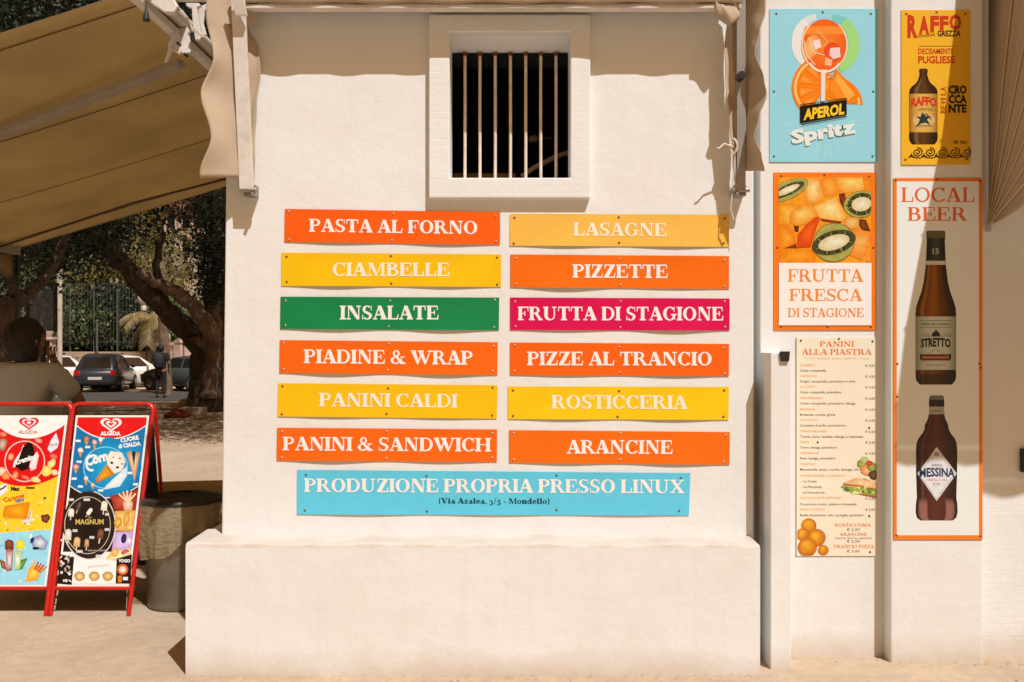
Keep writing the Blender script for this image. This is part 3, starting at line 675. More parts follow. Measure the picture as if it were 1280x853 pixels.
# glass: bowl of orange drink
P.ell(1030, 57, 27, 32, (236,92,20), (250,132,40), 10, 0, 36)
P.poly([(1006,34),(1053,34),(1056,44),(1003,44)], (252,140,48), 10.6)
P.ring(1030, 57, (29,34), (27,32), (250,206,160), 11.4, -50, 230, 30)
P.ell(1013, 60, 9, 16, (252,150,70), (255,186,120), 11, 20); P.ell(1040, 66, 11, 12, (232,70,24), (240,90,30), 11)
P.poly([(1037,61),(1049,60),(1050,72),(1041,75),(1036,70)], (236,206,196), 12); P.poly([(1031,72),(1040,76),(1038,84),(1030,82)], (248,178,130), 12)
P.poly([(1015,52),(1024,50),(1026,60),(1018,63)], (238,214,204), 12); P.line([(1010,48),(1016,66),(1030,70)], 1.2, (252,210,170), 13)
P.line([(1020,38),(1034,54),(1028,60)], 1.0, (253,190,120), 13); P.line([(1004,52),(1008,70),(1018,82)], 1.2, (255,214,180), 13)
P.ring(1030, 72, (22,20), (19,17), (255,222,190), 13.4, 25, 155, 16)
P.poly([(1026,88),(1033,88),(1031,94),(1030.5,128),(1025.5,128),(1025.5,94)], (250,214,190), 13)
P.poly([(1027.5,90),(1029,90),(1028.6,127),(1027,127)], (214,226,230), 14)
# name block
P.poly([(999.5,133.5),(1057.5,125.5),(1057.5,144.5),(999.5,155)], (10,10,12), 15)
P.line([(999.5,131.8),(1058,123.6)], .9, (10,30,40), 15); P.line([(1001,157),(1058,146.6)], .9, (10,30,40), 15)
P.sans('APEROL', 1003.5, 1055, 150.5, 12.5, (250,196,50), 17, bold=.045, rot=8.5, shear=.22)
P.sans('Spritz', 989, 1071, 180, 15.5, (228,238,240), 16, bold=.05, rot=10, shear=.05)
P.sans('è', 1036, 1041, 99, 3, (60,150,150), 12)
P.build('artwork', t, M['ink_gloss'])

# --- fruit board
t, P = board('fruit_board', 'advertising board', 'orange framed fruit salad board reading FRUTTA FRESCA DI STAGIONE', 966.7, 216, 1094.5, 413, DA, (244,118,14), [(976,220.5),(1030,219),(1086,221),(971,310),(1091,310),(976,409),(1034,409),(1088,409)])
X0, Y0, X1, Y1 = 973, 222, 1088, 329
P.rect(X0, Y0, X1, Y1, (246,154,30), 1); P.rect(973, 329, 1088.5, 407, (246,236,214), 1)
def fz(x, y): return (965+x/7.11, 215+y/7.11)
def chunk(pts, ce, cc, lay, c=None):
    q = []
    for (x, y) in pts:
        X, Y = fz(x, y); q.append((min(max(X, X0), X1), min(max(Y, Y0), Y1)))
    P.blob(q, ce, cc, lay, fz(*c) if c else None)
chunk([(55,290),(160,270),(260,300),(200,420),(150,480),(55,470)], (232,140,20), (250,190,70), 1.5)
chunk([(55,460),(150,480),(215,560),(210,640),(120,690),(55,690)], (236,120,12), (250,160,40), 2)
chunk([(55,690),(380,690),(385,810),(55,810)], (240,128,10), (253,160,34), 2.2)
chunk([(300,60),(380,50),(425,80),(450,210),(440,240),(380,285),(310,280),(290,200)], (240,150,50), (254,222,140), 3, (360,150))
chunk([(425,80),(470,50),(550,50),(605,180),(560,215),(470,225),(450,205)], (240,130,20), (253,178,66), 3)
chunk([(545,50),(870,50),(870,150),(800,180),(640,190),(600,170)], (242,150,40), (253,212,112), 3, (700,90))
chunk([(800,50),(880,50),(880,190),(820,180)], (238,120,10), (250,150,30), 3.5)
chunk([(270,285),(340,290),(375,300),(430,400),(300,470),(200,495),(150,440),(160,360)], (230,130,20), (252,206,100), 4, (260,370))
chunk([(190,480),(235,485),(230,540),(200,530)], (60,20,8), (120,40,20), 4.5)
chunk([(365,310),(560,225),(590,270),(650,410),(620,445),(420,415)], (246,170,60), (255,226,150), 6, (520,320))
chunk([(420,415),(620,445),(600,462),(440,440)], (120,40,8), (160,60,10), 5)
chunk([(430,400),(400,480),(370,560),(340,675),(215,680),(225,560),(300,470),(380,405)], (216,60,8), (250,100,24), 5.4)
chunk([(110,680),(210,640),(215,682)], (120,40,10), (150,50,10), 5)
chunk([(650,400),(770,410),(770,490),(700,520),(640,470)], (226,140,50), (252,206,120), 5)
chunk([(760,420),(830,430),(870,530),(800,520),(770,480)], (80,34,10), (140,70,20), 4.6)
chunk([(700,520),(780,510),(880,560),(880,640),(800,790),(680,740),(690,600)], (240,130,30), (254,180,90), 6, (790,620))
chunk([(880,700),(880,800),(820,805),(850,740)], (236,130,30), (250,160,70), 6.2)
chunk([(590,200),(640,190),(660,260),(640,340),(600,270)], (96,30,12), (150,60,30), 4)
def kiwi(cx, cy, rx, ry, rot, lay, core=(.42,.36), clip=None):
    cX, cY = fz(cx, cy); rx /= 7.11; ry /= 7.11; cr, sr = math.cos(math.radians(rot)), math.sin(math.radians(rot))
    def cl(p): return (min(max(p[0], X0), X1), min(max(p[1], Y0), Y1))
    def el(fx, fy, n=30): return [cl((cX+rx*fx*math.cos(2*PI*i/n)*cr-ry*fy*math.sin(2*PI*i/n)*sr, cY+rx*fx*math.cos(2*PI*i/n)*sr+ry*fy*math.sin(2*PI*i/n)*cr)) for i in range(n)]
    P.blob(el(1.03,1.05), (136,112,44), (140,120,60), lay)
    P.blob(el(1,1), (176,166,84), (120,126,56), lay+.5)
    P.blob(el(core[0]*1.55, core[1]*1.75), (74,74,34), (60,50,30), lay+1)
    rk = random.Random(int(cx))
    for i in range(44):
        a = 2*PI*i/44+rk.uniform(-.05,.05); f0, f1 = 1.05+rk.random()*.15, 1.45+rk.random()*.35; gx = lambda f: min(f*core[0], .93); gy = lambda f: min(f*core[1], .93)
        p = lambda f, aa: cl((cX+rx*gx(f)*math.cos(aa)*cr-ry*gy(f)*math.sin(aa)*sr, cY+rx*gx(f)*math.cos(aa)*sr+ry*gy(f)*math.sin(aa)*cr))
        P.poly([p(f0,a-.05), p(f1,a-.02), p(f1,a+.02), p(f0,a+.05)], (24,20,12) if i % 3 else (150,150,80), lay+1.5)
    P.blob(el(core[0]*1.1, core[1]*1.1), (214,196,140), (250,232,196), lay+2)
kiwi(135, 165, 190, 78, -24, 7, (.55,.34)); kiwi(790, 290, 155, 115, -10, 5.8, (.52,.50)); kiwi(545, 630, 180, 165, -16, 8, (.72,.36))
P.build('fruit_picture', t, M['ink_photo']); P = Print(P.place)
P.rect(973, 329, 1088.5, 407, (246,236,214), 12)
P.serif('FRUTTA', 984, 1078, 352.5, 352.5, 15.5, (238,138,52), 14, GL, .05)
P.serif('FRESCA', 986, 1077, 376.5, 376.5, 15, (238,138,52), 14, GL, .05)
P.serif('DI STAGIONE', 984, 1079, 396.5, 396.5, 11, (238,138,52), 14, GL, .05)
P.build('artwork', t, M['ink_gloss'])

# --- sandwich menu
t, P = board('menu_board', 'menu', 'tall cream menu board headed PANINI ALLA PIASTRA with fried balls at its foot', 995, 422, 1095.5, 695, DA, (240,222,190), [(1000.5,426),(1090,427),(1048,423.8),(1021.5,553),(1086,535),(1086,645),(1087,690)])
HO=(240,150,80); DK=(96,84,62); OM=(232,112,36)
P.serif('PANINI', 1024, 1067, 433.5, 433.5, 6.6, OM, 2, GL); P.serif('ALLA PIASTRA', 1002, 1089, 443.6, 443.6, 7.2, OM, 2, GL)
P.sans('TUTTI I PANINI SONO SERVITI CALDI', 1003, 1087, 449.3, 2.2, (238,190,130), 2)
L = [('CLASSICO',458,'Cotto, mozzarella','€ 4,00'),('CAPRICCIO',471.5,'Funghi, mozzarella, pomodoro e olive','€ 4,50'),('AL COTTO',485,'Cotto, mozzarella, pomodoro','€ 4,50'),
     ('MEDITERRANEO',499,'Cotto, mozzarella, pomodoro, lattuga','€ 5,00'),('BRESAOLA',513,'Bresaola, rucola, grana','€ 5,00'),('COTOLETTA',526.5,'Cotoletta di pollo, pomodorino','€ 5,00'),
     ('TONNO MAIONESE',540.5,'Tonno, uova, insalata, lattuga e maionese','€ 5,00'),('TONNO',554,'Tonno, lattuga, pomodoro','€ 5,00'),('PARMIGIANA',567.5,'Pane, lattuga, pomodoro','€ 4,50'),
     ('VEGETALE',581.5,'Mozzarella, pane, rucola, lattuga, olive','')]
for h, y, s_, pr in L:
    P.sans(h, 999.5, 999.5+len(h)*2.35, y, 2.6, HO, 2); P.sans(s_, 999.5, 999.5+len(s_)*1.92, y+6.7, 2.8, DK, 2, bold=.006)
    if pr: P.sans(pr, 1081, 1093, y+.8, 3.0, DK, 2)
P.sans('HAMBURGER CLASSICO', 999.5, 1055, 595.8, 2.6, HO, 2)
for i, s_ in enumerate(('- La Cotto', '- La Piccante', '- La Pomodorina')): P.sans(s_, 1001, 1001+len(s_)*1.95, 603+i*7, 2.9, DK, 2, bold=.006)
P.sans('SCHIACCIATE SPECIALI', 999.5, 1051, 623.6, 2.6, HO, 2); P.sans('Prosciutto crudo, salame o bresaola', 999.5, 1070, 631.5, 2.8, DK, 2, bold=.006)
P.sans('PANE CONDITO', 999.5, 1031, 638, 2.6, HO, 2); P.sans('Bufala di pecorino, olio, acciughe, pomodori', 999.5, 1079, 645.2, 2.8, DK, 2, bold=.006); P.sans('€ 5,00', 1081, 1093, 638.5, 3, DK, 2)
P.sans('€ 5,00', 1081, 1093, 625, 3, DK, 2)
P.serif('ROSTICCERIA', 1043, 1088, 658, 658, 3.6, OM, 2, GL); P.sans('€ 2,50', 1058, 1074, 663.4, 3.2, DK, 2)
P.serif('ARANCINE', 1049, 1083, 669.6, 669.6, 3.6, OM, 2, GL); P.sans('(carne, burro, spinaci)', 1043, 1089, 673.5, 2.4, DK, 2); P.sans('€ 2,50', 1058, 1074, 678, 3.2, DK, 2)
P.serif('TRANCIO PIZZA', 1041, 1092, 685, 685, 4, OM, 2, GL); P.sans('€ 3,00', 1058, 1074, 690.4, 3.2, DK, 2)
P.build('artwork', t, M['ink_gloss']); P = Print(P.place)
for (x, y, r, s_) in ((1010.5,657,9.6,1),(1002.5,668,8,2),(1020,672,11.5,3),(1028.5,687.5,6.6,4),(1008.5,684,12,5)):
    x = max(x, 996+r*.6)
    q = []
    for i in range(26):
        a = 2*PI*i/26; q.append((max(996.2, x+r*math.cos(a)), min(694, y+r*.95*math.sin(a))))
    P.blob(q, (196,96,10), (250,178,40), 3+s_*.8, (x-r*.15, y-r*.35))
def crop(p): return (min(p[0], 1095), p[1])
rk = random.Random(5)
for (x, y, r, c1, c2, l_) in ((1078,580,8,(120,130,40),(190,190,90),4),(1083,588,9,(226,120,60),(246,190,130),4.5),(1090,584,7,(110,120,40),(176,176,80),5),(1092,594,7,(60,40,30),(120,90,50),5.3),(1080,575,5,(170,180,90),(210,210,140),5.6),(1086,579,4,(190,50,30),(224,90,50),5.9)):
    P.blob([crop((x+r*(1+.3*(rk.random()-.5))*math.cos(2*PI*i/16), y+r*.8*(1+.4*(rk.random()-.5))*math.sin(2*PI*i/16))) for i in range(16)], c1, c2, l_)
P.blob([(1050,609),(1062,600),(1080,598),(1095,604),(1095,621),(1080,618),(1062,613)], (130,150,50), (206,200,100), 6.5)
P.blob([(1052,604),(1070,597),(1095,603),(1095,611),(1075,607)], (236,170,110), (250,214,160), 7)
P.line([(1054,605),(1074,607.5),(1095,613)], 1.3, (208,60,30), 7.5)
P.line([(1062,614),(1080,618.5),(1095,621.5)], 1.6, (190,80,40), 7.5)
for i in range(22): P.ell(rk.uniform(1056,1091), 612+rk.uniform(-3,4), 2.2, 1.6, rk.choice([(150,170,60),(220,210,120),(96,120,40),(240,226,150)]), None, 8, n=8)
P.line([(994.9,422),(994.9,695)], .5, (120,104,80), 2)
P.build('food_picture', t, M['ink_photo'])

# --- bottle printing helper
def bottle(P, cx, prof, colf, layer, n=14):
    """prof: list of (y, half width); colf(u in -1..1, y) -> colour"""
    for (ya, wa), (yb, wb) in zip(prof[:-1], prof[1:]):
        for i in range(n):
            u0, u1 = -1+2*i/n, -1+2*(i+1)/n
            pts = [(cx+u0*wa, ya), (cx+u1*wa, ya), (cx+u1*wb, yb), (cx+u0*wb, yb)]
            P.poly(pts, None, layer, [colf(u0, ya), colf(u1, ya), colf(u1, yb), colf(u0, yb)])
def mixc(a, b, t): t = max(0, min(1, t)); return tuple(a[i]+(b[i]-a[i])*t for i in range(3))
# --- yellow beer board
t, P = board('beer_board', 'advertising board', 'narrow yellow beer board reading RAFFO, top of the right pier', 1126, 13, 1212.5, 206.5, DB, (240,176,30), [(1132,18),(1206,18),(1170,16),(1131,200),(1208,200)])
RD=(206,56,26); BK=(34,22,12)
for i, (ch, dx, w_) in enumerate(zip('RAFFO', (0,14.3,28.6,40.5,52.5), (12.5,13,11,11,15))):
    P.sans(ch, 1133.5+dx, 1133.5+dx+w_, (46.5,43,40,38.5,37)[i], (26,21,18.5,17,17.5)[i], RD, 2, bold=.05, rot=0)
P.sans('LAVORAZIONE', 1144, 1168, 48.2, 3.2, BK, 2, rot=6); P.sans('GREZZA', 1171, 1200, 46, 7, BK, 2, bold=.03)
P.line([(1148,58.5),(1194,58.5)], .5, BK, 2); P.sans('DECISAMENTE', 1147, 1191, 68, 6.6, RD, 2, bold=.02); P.sans('PUGLIESE', 1147, 1193, 79.5, 8.6, RD, 2, bold=.03)
def rb(u, y):
    c = mixc((92,58,22), (28,14,6), abs(u)**1.3); return mixc(c, (150,110,60), .6 if -.62 < u < -.42 and y > 100 else 0)
bottle(P, 1153.5, [(86.5,3.6),(88,5.2),(91,5.4),(92,4.6),(96,5.2),(102,7.2),(106,10.5),(109,14.5),(113,17.2),(118,17.8),(166,17.6),(172,18),(177,17.2),(181,14)], rb, 3)
bottle(P, 1153.5, [(118,17.6),(166,17.4)], lambda u, y: mixc((224,172,80), (150,98,30), abs(u)**2.5), 4)
P.sans('RAFFO', 1138, 1170, 134, 10, RD, 5, bold=.05, arch=2); P.sans('GREZZA', 1147, 1165, 139.5, 2.6, BK, 5, arch=1)
P.ell(1154, 151, 14, 9.5, (214,170,100), (226,190,120), 5)
P.blob([(1146,158),(1149,150),(1144,146),(1150,147),(1152,141),(1156,146),(1163,146),(1158,150),(1162,157),(1156,154),(1151,155)], (30,50,52), (40,60,60), 7)
P.line([(1146,158),(1164,158)], .8, BK, 7)
P.line([(1150,148),(1157,143),(1163,150)], 1.1, (30,50,52), 8); P.line([(1148,155),(1144,159)], 1, (30,50,52), 8)
P.sans('BEVILA', 1180, 1210, 0, 6.4, RD, 5, bold=.02) if False else None
for i, ch in enumerate('BEVILA'):
    pts, fs = bfont(ch, .02); b0 = len(P.v); xa = min(p[0] for p in pts); xb = max(p[0] for p in pts)
    for p in pts:
        u = (p[0]-xa)/(xb-xa) if xb > xa else 0; v = p[1]/.7
        P.v.append(tuple(P.place(1181.5-v*6.6+0, 142-i*5.6-u*(2.2 if ch == 'I' else 4.6), 5*P.STEP))); P.c.append(lin((196,84,26)))
    for f in fs: P.f.append(tuple(b0+k for k in f))
for i, s_ in enumerate(('CRO','CCA','NTE')): P.sans(s_, 1185, 1207.5, 117.5+i*11.8, 9.6, BK, 5, bold=.045)
P.sans('5%  33cl', 1191, 1207, 180, 3.4, BK, 5, bold=.03)
for i in range(5):                                    # curling wave border
    cx = 1146+i*15.6; cy = 191
    if cx > 1211: break
    pr = None
    for k in range(30):
        a = k/29*3.6*PI; r = 6.8*(1-k/34); q = (cx+r*math.cos(a-PI*.5), cy+r*.86*math.sin(a-PI*.5))
        if q[0] > 1212: q = (1212, q[1])
        if pr: P.line([pr, q], 1.25, BK, 5)
        pr = q
    P.poly([(cx-12, 198.6),(cx-7.4,196.6),(cx-4,198),(cx+4,198.6),(cx+4,197.6),(cx-3,197),(cx-7,194.2),(cx-6.4,191)], BK, 5.3)
P.build('artwork', t, M['ink_gloss'])

# --- local beer board
t, P = board('local_beer_board', 'advertising board', 'tall white orange framed board headed LOCAL BEER with two brown bottles', 1116.3, 223, 1227.5, 674.5, DB, (240,122,26), [(1119,226),(1171,225),(1224,227),(1121,455),(1223,455),(1121,496),(1225,460),(1120,669),(1225,670)])
WH=(232,228,232)
P.rect(1120.3, 227.3, 1222.8, 669, WH, 1)
P.serif('LOCAL', 1125.5, 1217.5, 253, 253, 18, (222,96,46), 2, GL, .06); P.serif('BEER', 1133.5, 1208, 276.5, 276.5, 17, (222,96,46), 2, GL, .06)
P.build('artwork', t, M['ink_gloss']); P = Print(P.place)
def b1(u, y):
    base = mixc((150,84,14), (30,12,4), (abs(u+.15)/1.1)**1.2)
    if y < 328: return mixc((60,70,62), (14,20,20), abs(u))
    if .15 < u < .35: base = mixc(base, (110,50,20), .6)
    if -.75 < u < -.6: base = mixc(base, (206,130,40), .5)
    if y > 468: base = mixc(base, (14,20,18), .55)
    return base
bottle(P, 1169, [(289,10.5),(290,11.6),(298,11.8),(300,11.2),(325,12.2),(328,12.3),(331,12.4),(352,15),(365,18),(376,22),(384,24.6),(392,25.3),(396,25.4),(462,25.2),(470,25.4),(476,24.4),(481,20)], b1, 3, 22)
P.poly([(1159,290),(1179,290),(1180.5,298),(1157.5,298)], (96,92,66), 4); P.line([(1159,294),(1179,294)], .8, (150,140,96), 4.5)
P.sans('15', 1165, 1173, 318, 7, (176,170,150), 5, bold=.03)
P.poly([(1157,326.5),(1181,326.5),(1181.4,331.5),(1156.6,331.5)], (206,200,184), 5)
bottle(P, 1169, [(396,25.2),(462.5,25)], lambda u, y: mixc((206,206,188), (128,130,108), abs(u)**3), 4, 18)
G3=(30,44,40)
for y in (401,409.5): P.line([(1149,y),(1190,y)], .5, G3, 5)
P.sans('BIRRA ARTIGIANALE', 1151, 1188, 407, 3, G3, 5); 
P.blob([(1163,421),(1165,416),(1168,414),(1169,411),(1170.5,414),(1173,416),(1175,421)], G3, G3, 5)
P.sans('1908', 1150, 1161, 421.5, 4, (130,126,106), 5); P.sans('1908', 1177, 1188, 421.5, 4, (130,126,106), 5)
P.sans('STRETTO', 1150, 1187.5, 434.5, 10, G3, 5, bold=.05, arch=1.5)
P.line([(1160,443),(1168,437)], .7, (120,120,100), 5); P.line([(1170,437),(1178,443)], .7, (150,130,100), 5)
P.poly([(1150,443),(1187,443),(1187,451),(1150,451)], (122,44,30), 5); P.line([(1151,447),(1186,447)], 2.4, (190,120,96), 5.5)
P.poly([(1149,442),(1152,444),(1152,450),(1149,449)], G3, 5.7); P.poly([(1188,442),(1185,444),(1185,450),(1188,449)], G3, 5.7)
P.sans('PURO MALTO', 1157, 1181, 458, 2.6, (150,60,40), 5)
P.build('bottle_picture', t, M['ink_photo_soft']); P = Print(P.place)
def b2(u, y):
    base = mixc((92,40,26), (30,10,8), abs(u)**1.5)
    if y < 509: return mixc((40,40,34), (12,12,12), abs(u))
    if y > 628 and .45 < abs(u) < .85: base = mixc(base, (206,140,120), .6)
    if -.8 < u < -.66: base = mixc(base, (150,90,70), .5)
    return base
bottle(P, 1170, [(494.5,7.5),(496,8.6),(499,9.4),(507,9.6),(509,9),(518,9.6),(524,11),(531,14.5),(536,15),(541,17),(548,22.6),(554,25),(562,25.8),(590,25.6),(622,24.6),(630,25.8),(640,26.2),(647,24.6),(650.5,20)], b2, 3, 20)
P.poly([(1162.5,494.5),(1177.5,494.5),(1179,500),(1161,500)], (108,112,100), 4)
P.poly([(1161.2,508.5),(1178.8,508.5),(1179.4,518),(1160.6,518)], (168,166,150), 4); P.sans('BIRRA', 1164, 1176, 515, 2.4, G3, 5)
P.poly([(1170,559),(1195,592),(1170,626),(1146,592)], (226,220,214), 5); P.ring(1170, 592.4, (23,31.5), (22,30.5), (170,160,150), 5.5, 0, 360, 4)
P.ell(1170, 568, 3, 3, (120,116,104), (180,176,160), 6, n=10); P.sans('BIRRA', 1164, 1177, 583, 3.2, G3, 6)
P.sans('MESSINA', 1148.5, 1192.5, 596.5, 10.5, (22,50,84), 6, bold=.035, arch=1.2)
P.sans('CRISTALLI DI SALE', 1158, 1183, 601, 2.5, (200,90,60), 6); P.sans('5%', 1165, 1175, 606.5, 3, (200,90,60), 6)
P.build('bottle_picture', t, M['ink_photo_soft'])
# ------------------------------------------------------------ hood over the front of the kiosk
def zf(y, D): return W(0, y, D).z
def curve_sheet(rows, th=.003):
    """rows: list of polylines (same length) -> two sided cloth sheet with thickness along its normals (solidify done by hand)"""
    nu = len(rows[0]); nv = len(rows); b = MB()
    vs_ = [tuple(p) for r in rows for p in r]; q = lambda i, j: j*nu+i
    fs = [(q(i,j), q(i+1,j), q(i+1,j+1), q(i,j+1)) for j in range(nv-1) for i in range(nu-1)]
    b.add(vs_, fs, 0, True); return b
def cloth(name, b, m, parent, th=.003):
    o = obj(name, b, m, parent); md = o.modifiers.new('thickness', 'SOLIDIFY'); md.thickness = th; md.offset = 0; return o
hood = thing('folded_hood_awning', 'beige hood awning folded up along the top of the kiosk front with hanging side flaps', 'awning', (-.1, DF, 3.1))
HX0, HX1 = W(306, 0, 4.66).x, W(925, 0, 4.66).x
b = MB(); b.box(HX0, HX1, 4.635, 4.665, zf(12,4.65), zf(7,4.65)); obj('rail', b, M['white_metal'], hood, bevel=.003)
b = MB(); b.box(HX0, HX1, 4.67, 4.70, zf(14,4.68), zf(9,4.68)); obj('rail', b, M['white_metal'], hood, bevel=.003)
rows = []
for j, (y, z) in enumerate([(4.65,3.112),(4.63,3.14),(4.62,3.18),(4.63,3.23),(4.65,3.27),(4.64,3.30),(4.63,3.34),(4.66,3.40),(4.74,3.43),(4.783,3.44)]):
    rows.append([Vector((HX0-.02+(HX1-HX0+.04)*i/40, y+.008*math.sin(i*.9+j), z+.004*math.sin(i*.5+j*2))) for i in range(41)])
cloth('canopy', curve_sheet(rows), M['cloth'], hood)
# thin valence lip hanging above the rail
rows = [[Vector((HX0+(HX1-HX0)*i/60, 4.625+.004*math.sin(i*.8), z+(.004*math.sin(i*.7) if k == 0 else 0))) for i in range(61)] for k, z in enumerate((zf(4.5,4.63), 3.125, 3.15))]
cloth('valance', curve_sheet(rows), M['cloth'], hood, .002)
def strut(x0, y0, x1, y1, D0, D1, wpx, name='arm'):
    b = MB(); a = W(x0, y0, D0); c = W(x1, y1, D1); h = wpx*4.7/F/2
    vs_ = []
    for p in (a, c):
        vs_ += [(p.x-h, p.y-.009, p.z), (p.x+h, p.y-.009, p.z), (p.x+h, p.y+.012, p.z), (p.x-h, p.y+.012, p.z)]
    b.add(vs_, [(0,1,2,3),(7,6,5,4),(0,4,5,1),(1,5,6,2),(2,6,7,3),(3,7,4,0)]); return obj(name, b, M['white_metal'], hood, bevel=.002)
strut(308.5, 238, 297.5, -14, 4.70, 4.62, 17); M['shaded_metal'] = mat('shaded_metal', (.34,.32,.29), .5, var=.2); strut(926, 238, 926, -14, 4.70, 4.64, 11).data.materials[0] = M['shaded_metal']  # right arm's shade under the hood painted in as darker grey
strut(302, 20, 294, -16, 4.59, 4.56, 14, 'upper_arm')
def bracket(x, y, s):
    b = MB(); p = W(x, y, 4.705)
    b.box(p.x-.028, p.x+.028, 4.715, DF-.001, p.z-.025, p.z+.028); b.tube([(p.x-.04, 4.70, p.z), (p.x+.04, 4.70, p.z)], .011, 10); b.tube([(p.x+.02*s, 4.685, p.z-.02), (p.x+.02*s, 4.725, p.z-.02)], .009, 8)
    return obj('bracket', b, M['grey_metal'], hood, bevel=.002)
bracket(311, 238, 1); bracket(926, 238, -1)
b = MB(); p = W(925.5, 96, 4.63); b.tube([(p.x, 4.595, p.z), (p.x, 4.66, p.z)], .019, 14); obj('clamp_knob', b, M['black'], hood, bevel=.002)
def flap(xin, xout, Din, Dout, ytop, ybot, slant=0, ripple=.006, name='side_flap'):
    """xin(y), xout(y) are the two edges in photograph columns"""
    rows = []; n = 44
    for j in range(n+1):
        y = ytop+(ybot-ytop)*j/n; r = []
        for i in range(13):
            u = i/12; D = Din+(Dout-Din)*u; x = xin(y)+(xout(y)-xin(y))*u; yy = y+slant*u*(j/n)
            p = W(x, yy, D); p.y += ripple*math.sin(u*7+y*.03)+.5*ripple*math.sin(y*.11+u*3); r.append(p)
        rows.append(r)
    return cloth(name, curve_sheet(rows), M['cloth'], hood)
def interp(tab):
    def f(y):
        if y <= tab[0][0]: return tab[0][1]
        for (a, x0), (b_, x1) in zip(tab[:-1], tab[1:]):
            if y <= b_:
                t = (y-a)/(b_-a); t = t*t*(3-2*t); return x0+(x1-x0)*t
        return tab[-1][1]
    return f
lw = interp([(-20,258),(20,257.5),(72,267),(116,251.5),(172,264),(216,249),(226,249)])
flap(lambda y: 300+.03*y, lw, 4.70, 4.60, -16, 222.5)
obj_ = flap(lambda y: 303, interp([(30,306),(36,311),(60,323),(90,326),(130,322),(180,319),(240,317)]), 4.735, 4.745, 30, 236, name='inner_flap')
flap(lambda y: 262, lambda y: 322+.0*y, 4.64, 4.70, -16, 32, name='upper_flap', ripple=.012)
flap(lambda y: 932, interp([(-20,958),(14,957),(40,950),(66,944),(100,955),(118,958),(150,948),(172,943),(196,952),(212,956)]), 4.69, 4.58, -16, 214)
flap(lambda y: 922, interp([(-20,898),(0,900),(26,909),(60,906),(110,907),(150,911),(200,916),(236,919)]), 4.70, 4.69, -16, 236, name='inner_flap', ripple=.008)
# bunched cloth at the top right corner
rows = []
for j in range(17):
    a = j/16*PI*1.1; r = .03
    rows.append([Vector((W(896+26*i/8, 0, 4.6).x+.02*math.sin(j*.4)*(i/8), 4.645-.02*math.sin(a)+.006*math.sin(i), W(0, 30-3*abs(i-5), 4.6).z+.045*(1-math.cos(a)))) for i in range(9)])
cloth('bunched_fold', curve_sheet(rows), M['cloth'], hood)
# tie rope wound on the right bracket
b = MB(); c = W(917, 184, 4.68); pts = []
for k in range(60):
    a = k/59*2*PI*3; pts.append((c.x+.012*math.cos(a)+.003*math.sin(k), 4.675-.008*math.sin(a*1.0+1), c.z+.036*math.sin(a)+.002*math.cos(k)))
b.tube(pts, .0042, 6); b.tube([c, W(905,180,4.66), W(899,186,4.655), W(896,185,4.65)], .004, 6)
b.tube([W(918,198,4.68), W(916,235,4.70), W(913,262,4.71), W(917,275,4.715)], .003, 6)
tag(obj('tie_rope', b, M['rope']), 'white rope wound in a loop on the right arm of the front hood', 'rope')

# ------------------------------------------------------------ hood on the far right (its left cheek is seen)
rh = thing('open_hood_awning', 'tan hood awning opened out at the far right with ribs fanning from its pivot', 'awning', (2.3, DB, .55))
HXC = W(1230, 0, DA).x+.02
pv = (DA-.004, zf(283, DA))                   # pivot (y, z)
front = [(.90,.98),(.89,1.14),(.82,1.38),(.68,1.58),(.53,1.76),(.46,2.0),(.40,2.28)]   # (reach, z - EYE)
fr = [(DA-p, EYE+z) for p, z in front]; fr[0] = (DA-.89, 2.47)
def rib_pt(k): return fr[k]
rows = []
N = 36
def frp(t):
    t *= (len(fr)-1); i = min(int(t), len(fr)-2); f_ = t-i; return (fr[i][0]+(fr[i+1][0]-fr[i][0])*f_, fr[i][1]+(fr[i+1][1]-fr[i][1])*f_)
for j in range(N+1):
    t = j/N; q = frp(t); r = []
    for i in range(15):
        u = i/14; sag = .022*math.sin(PI*((t*6) % 1))*u
        r.append(Vector((HXC+sag, pv[0]+(q[0]-pv[0])*u, pv[1]+(q[1]-pv[1])*u-(.09*max(0, 1-j/5))*math.sin(PI*u))))
    rows.append(r)
top = []
for i in range(15): top.append(Vector((HXC, DA-.004-(.335-.0)*i/14, 3.46+(fr[-1][1]-3.46)*(i/14))))
cloth('cheek', curve_sheet(rows), M['cloth'], rh)
rows2 = [[Vector((HXC, pv[0]+(fr[-1][0]-pv[0])*i/14, pv[1]+(fr[-1][1]-pv[1])*i/14)) for i in range(15)], top]
cloth('cheek', curve_sheet(rows2), M['cloth'], rh)
HX2 = HXC+2.2
rows = [[Vector((HXC+(HX2-HXC)*i/12, fr[k][0], fr[k][1])) for i in range(13)] for k in range(len(fr))]+[[Vector((HXC+(HX2-HXC)*i/12, DA-.004, 3.46)) for i in range(13)]]
cloth('canopy', curve_sheet(rows), M['cloth'], rh)
rows = [[Vector((HXC+(HX2-HXC)*i/40, fr[0][0]-.004, fr[0][1]-z*(1+.22*math.sin(i*1.25)))) for i in range(41)] for z in (0, .035, .07)]
cloth('valance', curve_sheet(rows), M['cloth'], rh, .002)
for k, t in enumerate((0, 1/6, 2/6, 3/6, 4/6, 1)):
    q = frp(t); b = MB(); b.tube([(HXC-.006, pv[0], pv[1]), (HXC-.006+.0, (pv[0]+q[0])/2, (pv[1]+q[1])/2), (HXC-.006, q[0], q[1])], .0042, 6); obj('rib', b, M['stitch'], rh)
